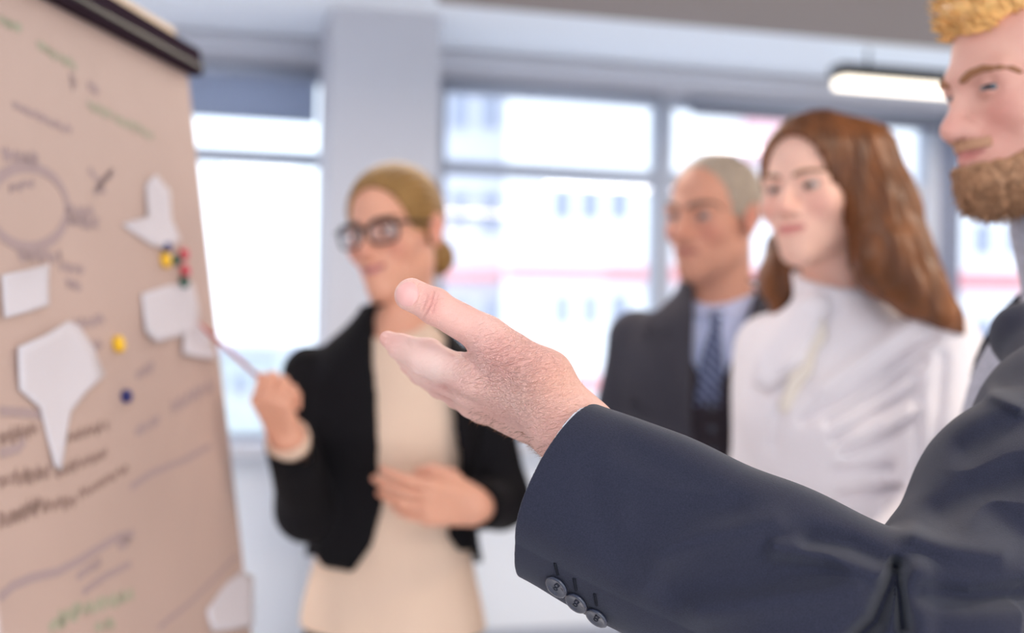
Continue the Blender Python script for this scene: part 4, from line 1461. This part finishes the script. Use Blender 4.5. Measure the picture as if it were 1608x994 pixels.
    ck = inter(sub(rc(nb + np.array([0, 0.02, -0.06]), nb + np.array([0, 0.02, 0.02]), 0.105, 0.080), rc(nb + np.array([0, 0.02, -0.06]), nb + np.array([0, 0.02, 0.08]), 0.095, 0.070)), half((0, -1, 0.0), nb))
    jk = U(0.02, jt, slv)
    jk = U(0.006, jk, ck)
    jk = inter(jk, half((0, 0, -1), nb - ZU * 0.70))
    jk = rumple(sub(jk, off(sh, 0.014)), 0.003, 30, 9)
    V, F = polygonize(jk, 0.0055)
    o = mk('jacket', V, F, M['charcoal'], t)
    for pts in ([(1078, 446), (1083, 500), (1086, 580), (1084, 690), (1062, 640), (1042, 545), (1056, 535), (1046, 505), (1064, 470)], [(1188, 440), (1166, 520), (1158, 600), (1152, 690), (1176, 640), (1200, 550), (1188, 540), (1200, 510), (1198, 470)]):
        lp_ = inter(inter(off(jk, 0.006), extruded(loc2(pts, Rb, nb, 0.13), Rb, nb, True), 0.003), S(lambda P: -off(jk, -0.002).f(P), [-9] * 3, [9] * 3))
        V, F = polygonize(S(lp_.f, jk.lo, jk.hi), 0.004)
        mk('lapel', V, F, M['charcoal'], o)
    lower_half(t, Rb, nb, 0.175, M['charcoal'], M['shoe'], waist=-0.55)
    return t
# ================================================== the bearded man with the outstretched hand
M['hair_gold'] = mat('golden_hair', C(238, 184, 114), 0.4, 0.45, var=(90, 0.25))
M['beard'] = mat('brown_blond_beard', C(168, 124, 92), 0.6, 0.3, var=(120, 0.3))
M['navy'] = mat('navy_suiting', C(42, 43, 58), 0.85, 0.15, bump=(1300, 0.5, 0.0008), var=(1100, 0.28), sheen=0.15)
M['navy_lining'] = mat('navy_lining', C(34, 36, 50), 0.5, 0.3)
M['white_shirt'] = mat('white_cotton', C(236, 234, 240), 0.8, 0.2)
M['grey_shirt'] = mat('speckled_grey_shirt', C(176, 176, 188), 0.85, 0.15, var=(160, 0.25))
M['nail'] = mat('fingernail', C(233, 174, 166), 0.3, 0.5, sss=0.1)
M['arm_hair'] = mat('fine_arm_hair', C(150, 104, 74), 0.6, 0.3)
M['thread'] = mat('dark_thread', C(22, 24, 34), 0.8, 0.2)

def hand_skin():
    m = mat('hand_skin', (0.6, 0.36, 0.27, 1), 0.48, 0.35, attr='Col', sss=0.15)
    nt = m.node_tree
    b = nt.nodes['Principled BSDF']
    tc = nt.nodes.new('ShaderNodeTexCoord')
    r = nt.nodes.new('ShaderNodeMapping'); r.inputs['Rotation'].default_value = (0, math.radians(22), 0)
    s = nt.nodes.new('ShaderNodeMapping'); s.inputs['Scale'].default_value = (150, 480, 560)
    w = nt.nodes.new('ShaderNodeTexNoise'); w.inputs['Scale'].default_value = 1.0; w.inputs['Detail'].default_value = 3; w.inputs['Distortion'].default_value = 0.9
    v = nt.nodes.new('ShaderNodeTexVoronoi'); v.feature = 'DISTANCE_TO_EDGE'; v.inputs['Scale'].default_value = 700
    p = nt.nodes.new('ShaderNodeTexNoise'); p.inputs['Scale'].default_value = 22; p.inputs['Detail'].default_value = 2
    nt.links.new(tc.outputs['Object'], r.inputs[0]); nt.links.new(r.outputs[0], s.inputs[0]); nt.links.new(s.outputs[0], w.inputs['Vector'])
    nt.links.new(tc.outputs['Object'], v.inputs['Vector']); nt.links.new(tc.outputs['Object'], p.inputs['Vector'])
    a = nt.nodes.new('ShaderNodeMath'); a.operation = 'MULTIPLY_ADD'; a.inputs[1].default_value = 0.25
    nt.links.new(v.outputs['Distance'], a.inputs[0]); nt.links.new(w.outputs['Fac'], a.inputs[2])
    bp = nt.nodes.new('ShaderNodeBump'); bp.inputs['Strength'].default_value = 1.0; bp.inputs['Distance'].default_value = 0.0042
    at = nt.nodes.new('ShaderNodeAttribute'); at.attribute_name = 'Rough'
    ml = nt.nodes.new('ShaderNodeMath'); ml.operation = 'MULTIPLY'
    nt.links.new(a.outputs[0], ml.inputs[0]); nt.links.new(at.outputs['Fac'], ml.inputs[1])
    nt.links.new(ml.outputs[0], bp.inputs['Height']); nt.links.new(bp.outputs[0], b.inputs['Normal'])
    # mottled colour
    old = b.inputs['Base Color'].links[0].from_socket
    mr = nt.nodes.new('ShaderNodeMapRange'); mr.inputs['From Min'].default_value = 0.35; mr.inputs['From Max'].default_value = 0.7; mr.inputs['To Max'].default_value = 0.35
    mx = nt.nodes.new('ShaderNodeMix'); mx.data_type = 'RGBA'; mx.inputs[7].default_value = C(214, 138, 124)
    nt.links.new(p.outputs['Fac'], mr.inputs[0]); nt.links.new(mr.outputs[0], mx.inputs[0]); nt.links.new(old, mx.inputs[6]); nt.links.new(mx.outputs[2], b.inputs['Base Color'])
    return m

def man_bearded():
    sc = 0.97
    Rh = head_frame(79, 9, 0)
    hc = W(1543, 136, 1.22) - Rh @ np.array([0.085, 0.031, 0]) * sc
    Rb = body_frame(90)
    L, Fw = Rb[:, 0], Rb[:, 1]
    nb = W(1742, 442, 1.29)
    t = thing('person', (nb[0], nb[1], 0), 'bearded blond person in a navy suit, seen from the side, holding out one hand', 'person', 'people looking at the flip chart')
    hs = head_shape(True, jaw=1.0, smile=0.25, nose=0.96, brow=1.15, lid=0.0020, nd=0.006)
    H = G(xf(hs, Rh, hc, sc))
    def pj(px, py, d, r): return (W(px, py, d), r * d / FPX)
    E, S0 = W(1470, 1040, 0.80), W(1700, 690, 1.0)
    Cc = W(872, 766, 0.85)
    # ---- the hand, joint by joint
    wr = pj(891, 668, 0.868, 55)
    thumb = [pj(852, 596, 0.866, 44), pj(766, 529, 0.860, 30), pj(682, 481, 0.858, 27.5), pj(646, 463, 0.860, 26)]
    index = [pj(744, 592, 0.874, 31), pj(668, 561, 0.905, 29), pj(630, 545, 0.922, 20), pj(609, 532, 0.934, 13)]
    middle = [pj(740, 612, 0.892, 27), pj(672, 585, 0.940, 23), pj(642, 562, 0.965, 18), pj(622, 549, 0.980, 13)]
    ring = [pj(744, 630, 0.910, 23), pj(692, 606, 0.955, 19), pj(660, 586, 0.985, 16), pj(640, 574, 1.000, 12)]
    little = [pj(757, 643, 0.925, 20), pj(716, 624, 0.958, 16), pj(692, 608, 0.980, 14), pj(674, 598, 0.992, 11)]
    palm = U(0.012, rc(wr[0], thumb[0][0], 0.0245, thumb[0][1]), rc(thumb[0][0], thumb[1][0], thumb[0][1], thumb[1][1]))
    for fgr, w0 in ((index, pj(872, 650, 0.872, 34)), (middle, pj(868, 664, 0.880, 32)), (ring, pj(864, 674, 0.888, 28)), (little, pj(858, 682, 0.892, 24))):
        palm = U(0.012, palm, rc(w0[0], fgr[0][0], w0[1], fgr[0][1]))
    palm = U(0.014, palm, rc(*[q for q in (pj(770, 562, 0.868, 30)[0], pj(850, 625, 0.868, 30)[0])], 0.0135, 0.0165))
    tipS = rc(thumb[2][0], thumb[3][0], thumb[2][1], thumb[3][1])
    hand = U(0.008, palm, rc(thumb[1][0], thumb[2][0], thumb[1][1], thumb[2][1]))
    hand = U(0.003, hand, tipS, sph(thumb[2][0], thumb[2][1] * 1.03))
    fs = None
    for fgr in (index, middle, ring, little):
        g = U(0.004, *[rc(fgr[i][0], fgr[i + 1][0], fgr[i][1], fgr[i + 1][1]) for i in range(3)])
        fs = g if fs is None else U(0.0012, fs, g)
    hand = U(0.007, hand, fs)
    fa = U(0.02, rc(wr[0], W(1180, 890, 0.83), wr[1], 0.034), rc(W(1180, 890, 0.83), E, 0.034, 0.026))
    hand = U(0.016, hand, fa)
    wrink = [([(681, 459), (676, 477), (664, 499)], 2.4, -0.0013), ([(671, 464), (663, 489)], 2.2, -0.0008), ([(687, 463), (678, 490)], 2.2, -0.0008), ([(694, 470), (688, 492)], 2.0, -0.0003),
             ([(699, 540), (721, 556), (744, 574)], 5, -0.0016), ([(663, 593), (680, 603), (700, 606)], 3, -0.0008), ([(640, 533), (648, 545)], 3, -0.0006), ([(656, 446), (655, 466), (647, 487)], 2.0, -0.0006)]
    hand = grooves(hand, wrink)
    hand = rumple(hand, 0.0006, 160, 21)
    ulna = [([(800, 560), (850, 600), (905, 660)], 22, 0.0015)]
    hand = grooves(hand, ulna)
    ax = nrm(E - wr[0])
    cut = wr[0] + ax * 0.065
    fine = inter(hand, half(ax, cut + ax * 0.01))
    h = 0.0009
    lo = np.minimum(fine.lo, hand.lo)
    pts = np.array([q[0] for q in (wr, *thumb, *index, *middle, *ring, *little)] + [cut + ax * 0.02])
    V1, F1 = polygonize(hand, h, lo=pts.min(0) - 0.045, hi=pts.max(0) + 0.05)
    keep = ((V1 - cut) @ ax < 0)
    # ---- the rest of the body, same surface at a coarser step
    neck = rc(hc + Rh @ np.array([-0.025, 0, -0.06]), nb + np.array([0, 0, -0.03]), 0.062, 0.068)
    tor = loft(Rb, nb, MALE_Z, np.array(MALE_A) - 0.012, np.array(MALE_B) - 0.012)
    nomS = nb + L * 0.17 - ZU * 0.09
    RS = nb - L * 0.17 - ZU * 0.09
    RE = RS - L * 0.06 + np.array([0.02, 0, -0.29]); RW = RE + Fw * 0.10 - ZU * 0.23
    hR, _ = hand_shape(RW, nrm(RW - RE), Fw, curls=(24, 28, 30, 32), base=-L)
    arms = U(0.03, chain([(nomS, 0.050), (S0, 0.042), (E, 0.026)], 0.01), chain([(RS, 0.050), (RE, 0.043), (RW, 0.031)], 0.02))
    bodyS = U(0.012, U(0.03, H, neck, tor, arms), hR)
    bodyS = U(0.016, bodyS, G(hand))
    V2, F2 = polygonize(bodyS, 0.0038)
    reg = (np.linalg.norm(V2 - pts.mean(0), axis=1) < 0.30) & (V2[:, 0] < E[0] - 0.05)
    keep2 = ~(reg & ((V2 - cut) @ ax < 0.004))
    def prune(V, F, k):
        F = F[k[F].all(1)]
        u, inv = np.unique(F.ravel(), return_inverse=True)
        return V[u], inv.reshape(F.shape)
    V1, F1 = prune(V1, F1, keep)
    V2, F2 = prune(V2, F2, keep2)
    V = np.concatenate([V1, V2]); F = np.concatenate([F1, F2 + len(V1)])
    Q = (V - hc) @ Rh / sc
    col = face_paint(Q, C(228, 176, 158), C(206, 122, 120), C(222, 140, 128), male=True, stubble=0.2, smile=0.25)
    n1 = len(V1)
    q = proj(V[:n1])
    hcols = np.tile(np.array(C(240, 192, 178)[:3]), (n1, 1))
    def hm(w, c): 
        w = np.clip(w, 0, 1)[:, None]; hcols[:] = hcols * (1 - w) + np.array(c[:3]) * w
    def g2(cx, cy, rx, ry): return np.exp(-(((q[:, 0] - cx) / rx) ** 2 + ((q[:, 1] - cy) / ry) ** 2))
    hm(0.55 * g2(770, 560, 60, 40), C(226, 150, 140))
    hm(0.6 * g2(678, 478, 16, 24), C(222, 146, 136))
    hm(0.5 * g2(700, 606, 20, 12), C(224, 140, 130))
    hm(0.8 * g2(690, 572, 70, 34), C(250, 220, 208))  # paler skin of the index, lightened further in place of more light
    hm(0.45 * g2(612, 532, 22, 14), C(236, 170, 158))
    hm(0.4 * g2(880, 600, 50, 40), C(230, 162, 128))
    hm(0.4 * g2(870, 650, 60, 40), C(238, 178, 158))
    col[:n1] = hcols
    rough = np.full(len(V), 0.25)
    rough[:n1] = np.clip(0.25 + 1.1 * g2(790, 580, 75, 55) + 0.5 * g2(840, 640, 60, 50) - 0.15 * g2(680, 560, 60, 40), 0.1, 1.4)
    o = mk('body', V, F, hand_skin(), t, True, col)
    a = o.data.attributes.new('Rough', 'FLOAT', 'POINT')
    a.data.foreach_set('value', rough.astype(np.float32))
    # join the two rings under the sleeve
    bm = bmesh.new(); bm.from_mesh(o.data)
    ed = [e for e in bm.edges if e.is_boundary and abs((np.array(e.verts[0].co) + np.array(o.matrix_basis.translation) + np.array(t.location) - cut) @ ax) < 0.02]
    try:
        bmesh.ops.bridge_loops(bm, edges=ed)
        bm.to_mesh(o.data)
    except Exception as ex:
        print('bridge', ex)
    bm.free()
    o.data.polygons.foreach_set('use_smooth', np.ones(len(o.data.polygons), bool))
    # thumb nail
    p, n = march(hand, 637, 461)
    tx = nrm(thumb[2][0] - thumb[3][0])
    tx = nrm(tx - n * np.dot(tx, n)); ty = np.cross(n, tx)
    nl = inter(off(hand, 0.0009), ell(p + tx * 0.0005, (0.0088, 0.0104, 0.006), np.stack([tx, ty, n], 1)), 0.0006)
    Vn, Fn = polygonize(S(nl.f, p - 0.014, p + 0.014), 0.0005)
    mk('thumb_nail', Vn, Fn, M['nail'], t)
    # fine hairs at the wrist and back of the hand
    sel = np.nonzero((q[:, 0] > 740) & (q[:, 0] < 930) & (q[:, 1] > 560))[0]
    r = np.random.default_rng(3)
    wgt = np.where(q[sel, 1] > 0.49 * q[sel, 0] + 275, 1.0, 0.05)
    pick = r.choice(sel, 520, p=wgt / wgt.sum())
    nr = np.stack([hand.f(f32(V[pick] + np.eye(3)[k] * 5e-4)) - hand.f(f32(V[pick] - np.eye(3)[k] * 5e-4)) for k in range(3)], 1)
    nr /= np.linalg.norm(nr, axis=1)[:, None]
    strands('arm_hair', V[pick], nr * 0.5 - ax * 0.9 - ZU * 0.3, 0.0048, 0.00009, M['arm_hair'], t, 5, 0.35)
    add_eyes(t, Rh, hc, sc, (0.06, 0.08, 0.10), 36)
    add_brows(t, hs, Rh, hc, sc, mat('blond_brow_hair', C(150, 104, 74), 0.7, 0.2), 0.72, 0.004)
    # hair: cropped sides, tousled top
    cap = ell((-0.012, 0, 0.032), (0.104, 0.081, 0.094))
    k1 = half((-0.67, 0, -1), (0.090, 0, 0.056))
    k2 = inter(half((1, 0, 0.15), (0.016, 0, 0)), half((0.3, 0, -1), (0, 0, -0.045)))
    top = U(0.02, inter(cap, U(0, k1, k2), 0.004), ell((0.066, 0.012, 0.085), (0.034, 0.050, 0.022)), ell((0.01, 0, 0.108), (0.070, 0.062, 0.030)))
    for s in (1, -1):
        top = sub(top, ell((-0.004, s * 0.085, -0.012), (0.020, 0.02, 0.032)), 0.004)
    top = S(top.f, [-0.13, -0.1, -0.08], [0.12, 0.1, 0.15])
    hairS = rumple(xf(top, Rh, hc, sc), 0.003, 110, 6)
    Vh, Fh = polygonize(hairS, 0.0026)
    o = mk('hair', Vh, Fh, M['hair_gold'], t)
    Qh = (Vh - hc) @ Rh / sc
    sel = np.nonzero(Qh[:, 2] > 0.045)[0]
    pick = r.choice(sel, 900)
    out = nrm_rows(Qh[pick] - np.array([0, 0, 0.03]))
    dl = out * 0.7 + np.array([0.35, 0.1, 0.2])
    strands('hair_locks', Vh[pick] - (out @ Rh.T) * 0.004, dl @ Rh.T, 0.020, 0.0024, M['hair_gold'], o, 7, 0.22)
    # beard
    hl = off(hs, 0.0065)
    ch = U(0.02, hl, ell((0.064, 0, -0.108), (0.033, 0.038, 0.026)), ell((0.035, 0.0, -0.098), (0.045, 0.050, 0.024)))
    reg = U(0.0, half((0, 0, 1), (0, 0, -0.078)), half((0.55, 0, 1), (0.072, 0, -0.078)))
    bd_ = inter(ch, reg, 0.004)
    bd_ = inter(bd_, half((0, 0, 1), (0, 0, -0.004)), 0.003)
    bd_ = inter(bd_, half((-1, 0, 0), (-0.004, 0, 0)), 0.004)
    mous = inter(inter(off(hs, 0.0024), half((0, 0, 1), (0, 0, -0.0515))), inter(half((-1, 0, 0), (0.083, 0, 0)), half((0, 0, -1), (0, 0, -0.0625))), 0.003)
    bd_ = sub(bd_, ell((0.104, 0, -0.0680), (0.026, 0.034, 0.0085)), 0.003)
    bd_ = sub(bd_, off(hs, -0.004))
    bd_ = S(bd_.f, [-0.03, -0.085, -0.17], [0.13, 0.085, 0.01])
    Vb, Fb = polygonize(rumple(xf(bd_, Rh, hc, sc), 0.0014, 260, 12), 0.0026)
    o = mk('beard', Vb, Fb, M['beard'], t)
    mous = sub(mous, off(hs, -0.003))
    Vm, Fm = polygonize(xf(S(mous.f, [0.07, -0.04, -0.07], [0.12, 0.04, -0.045]), Rh, hc, sc), 0.0016)
    mk('mustache', Vm, Fm, mat('sandy_mustache', C(190, 142, 112), 0.6, 0.3), t)
    Qb = (Vb - hc) @ Rh / sc
    out = nrm_rows(Qb - np.array([0.02, 0, -0.05]))
    sel = np.nonzero((hs.f(f32(Qb)) > 0.003))[0]
    pick = r.choice(sel, 2600)
    ln = 0.006 + 0.005 * np.clip((-Qb[pick, 2] - 0.06) / 0.05, 0, 1)
    dl = out[pick] * 0.45 + np.array([0.25, 0, -0.85])
    strands('beard_hair', Vb[pick] - (out[pick] @ Rh.T) * 0.002, dl @ Rh.T, ln[:, None], 0.0008, M['beard'], o, 8, 0.3)
    # ---- clothes
    sh = loft(Rb, nb, MALE_Z, np.array(MALE_A), np.array(MALE_B) + np.array([0, .005, .012, .022, .03, .03, .02, .01, 0]))
    colr = inter(rc(nb - ZU * 0.03, hc + Rh @ np.array([-0.03, 0, -0.15]), 0.082, 0.070), half(nrm([0.35, 0, 1.0]), nb + ZU * 0.04))
    shirt = sub(U(0.01, sh, colr), off(neck, 0.002))
    Vs, Fs = polygonize(shirt, 0.005)
    mk('shirt', Vs, Fs, M['grey_shirt'], t)
    # sleeve frame along the forearm
    z_ = nrm(E - Cc); dep = nrm(np.cross(z_, np.cross(_F, z_))); x_ = np.cross(dep, z_)
    if x_[2] < 0: x_ = -x_
    Rs = np.stack([x_, dep, z_], 1)
    Lf = float(np.linalg.norm(E - Cc))
    zs = [-0.05, 0, 0.03, 0.07, 0.12, 0.20, Lf + 0.02]
    av = np.array([0.0665, 0.0675, 0.0705, 0.0715, 0.070, 0.069, 0.072])
    bv = np.array([0.049, 0.049, 0.050, 0.052, 0.055, 0.060, 0.066])
    fore = loft(Rs, Cc, zs, av, bv, p=2.3, plow=1.5)
    tilt = half(nrm(-z_ + dep * 0.26), Cc)
    fore = inter(fore, tilt, 0.002)
    inner = loft(Rs, Cc, zs, av - np.array([.0048, .0048, .008, .013, .018, .03, .03]), bv - np.array([.0048, .0048, .008, .012, .015, .03, .03]), p=2.3, plow=1.5)
    inner = inter(inner, half(z_, Cc + z_ * 0.09), 0.01)
    upper = chain([(E, 0.074), (W(1604, 800, 0.905), 0.073), (S0, 0.080), (nomS, 0.082)], 0.03)
    jt = loft(Rb, nb, MALE_Z, np.array(MALE_A) + np.array([.02, .024, .034, .036, .036, .036, .036, .036, .036]), np.array(MALE_B) + 0.022)
    jt = sub(jt, extruded([(0.080, 0.10), (0.110, 0.0), (0.150, -0.08), (0.158, -0.2), (0.14, -0.4), (0.10, -0.8), (-0.10, -0.8), (-0.10, -0.4), (-0.11, -0.2), (-0.10, -0.06), (-0.075, 0.10)], Rb, nb, True), 0.004)
    bunch = chain([(W(1720, 500, 1.22), 0.045), (W(1612, 530, 1.17), 0.030), (W(1650, 590, 1.10), 0.035)], 0.02)
    ck = inter(sub(rc(nb + ZU * -0.06, nb + ZU * 0.03, 0.115, 0.088), rc(nb + ZU * -0.06, nb + ZU * 0.09, 0.104, 0.078)), half(Fw, nb + Fw * 0.03))
    rsl = chain([(RS, 0.068), (RE, 0.058), (RW * .92 + RE * .08, 0.046)], 0.03)
    arm = U(0.010, fore, upper)
    jk = U(0.02, U(0.012, arm, bunch), U(0.03, jt, rsl))
    jk = U(0.006, jk, ck)
    jk = inter(jk, half((0, 0, -1), nb - ZU * 0.74))
    jk = sub(jk, off(sh, 0.012))
    folds = [([(1403, 892), (1396, 925), (1375, 975), (1330, 1020)], 15, -0.014), ([(1404, 892), (1412, 930), (1418, 985)], 10, -0.012), ([(1442, 900), (1446, 1000)], 24, 0.007),
             ([(1376, 882), (1330, 860), (1275, 848)], 20, -0.006), ([(1040, 868), (1110, 845), (1190, 826), (1215, 822)], 22, 0.004), ([(1010, 806), (1080, 796), (1150, 800)], 26, -0.003),
             ([(1060, 920), (1180, 905), (1290, 890)], 30, -0.005), ([(1100, 960), (1240, 940), (1340, 930)], 24, 0.004), ([(1220, 860), (1330, 880), (1390, 900)], 18, 0.006),
             ([(1480, 806), (1530, 776), (1600, 750)], 30, -0.007), ([(1440, 840), (1500, 860), (1570, 870)], 22, 0.006), ([(1520, 706), (1565, 680), (1620, 668)], 26, -0.006), ([(1560, 620), (1600, 640)], 12, 0.004),
             ([(1450, 930), (1520, 940), (1608, 930)], 20, -0.008), ([(1560, 805), (1630, 850)], 30, -0.006), ([(985, 706), (1060, 746), (1120, 776)], 26, -0.0016), ([(930, 760), (950, 830), (985, 900)], 26, -0.002)]
    folds = [(a, b, c * 1.35) for a, b, c in folds]
    jk = grooves(jk, folds)
    jk = rumple(jk, 0.0015, 36, 31)
    arm_in = grooves(inner, [])
    jkS = sub(jk, arm_in, 0.0015)
    jkS = S(jkS.f, np.minimum(jt.lo, np.minimum(fore.lo, upper.lo)) - 0.02, np.maximum(jt.hi, np.maximum(fore.hi, upper.hi)) + 0.02)
    # fine along the reaching sleeve, coarser behind; one mesh
    YS = 1.035
    fineS = S(jkS.f, np.minimum(fore.lo, upper.lo) - 0.02, np.array([max(fore.hi[0], upper.hi[0]) + 0.02, YS + 0.006, max(fore.hi[2], upper.hi[2]) + 0.02]))
    Va, Fa = polygonize(fineS, 0.0014, safe=4.5)
    Vb_, Fb_ = polygonize(jkS, 0.0042, safe=2.5)
    Va, Fa = prune(Va, Fa, Va[:, 1] < YS)
    Vb_, Fb_ = prune(Vb_, Fb_, (Vb_[:, 1] > YS - 0.001))
    Vj, Fj = np.concatenate([Va, Vb_]), np.concatenate([Fa, Fb_ + len(Va)])
    jo = mk('jacket', Vj, Fj, M['navy'], t)
    # white shirt cuff just inside the sleeve
    sc_ = loft(Rs, Cc + x_ * 0.001, [-0.02, 0, 0.05, 0.10], np.array([0.0608, 0.0608, 0.057, 0.052]), np.array([0.0425, 0.0425, 0.039, 0.036]), p=2.2, plow=1.6)
    sc_in = loft(Rs, Cc + x_ * 0.001, [-0.04, 0, 0.05, 0.12], np.array([0.0592, 0.0592, 0.055, 0.050]), np.array([0.0409, 0.0409, 0.037, 0.034]), p=2.2, plow=1.6)
    cuffS = inter(sub(sc_, sc_in), half(nrm(-z_ + dep * 0.26), Cc - z_ * 0.0012), 0.001)
    Vc, Fc = polygonize(cuffS, 0.0012)
    mk('shirt_cuff', Vc, Fc, M['white_shirt'], t)
    # three kissing buttons and their worked holes
    for (bx, by), (hx0, hy0, hx1, hy1) in zip(((877, 918), (908, 943), (940, 966)), ((872, 884, 876, 902), (902, 908, 905, 926), (934, 932, 937, 950))):
        p, n = march(jkS, bx, by)
        n = nrm(n + 0.08 * nrm(CAM - p))
        tilt_n = nrm(n + z_ * -0.15)
        b = p + tilt_n * 0.0014
        bt = MB().lathe(b, tilt_n, [(-0.0012, 0.0066), (0.0004, 0.0084), (0.0018, 0.0088), (0.0026, 0.0080), (0.0026, 0.0066), (0.0019, 0.0052), (0.0018, 0.0010)], 28).build('sleeve_button', M['button'], t, True)
        a1 = nrm(np.cross(tilt_n, z_)); a2 = np.cross(tilt_n, a1)
        th = MB()
        for s1 in (1, -1):
            th.tube([b + tilt_n * 0.0021 + a1 * 0.0016 * s1 - a2 * 0.0016, b + tilt_n * 0.0028 + a1 * 0.0016 * s1, b + tilt_n * 0.0021 + a1 * 0.0016 * s1 + a2 * 0.0016], 0.0004, 6)
        th.build('button_thread', M['thread'], bt, True)
        qs = [march(jkS, hx0 + (hx1 - hx0) * k / 4, hy0 + (hy1 - hy0) * k / 4) for k in range(5)]
        MB().tube([a + b_ * 0.0003 for a, b_ in qs], 0.0011, 8).build('buttonhole', M['thread'], t, True)
    lower_half(t, Rb, nb, 0.18, M['navy'], M['shoe'], waist=-0.58)
    return t

def nrm_rows(a):
    return a / np.maximum(np.linalg.norm(a, axis=1), 1e-9)[:, None]
PEOPLE = [woman_pointing, woman_white, man_grey, man_bearded]
import time as _t
for fn in PEOPLE:
    t0 = _t.time(); fn(); print('BUILT', fn.__name__, round(_t.time() - t0, 1), flush=True)
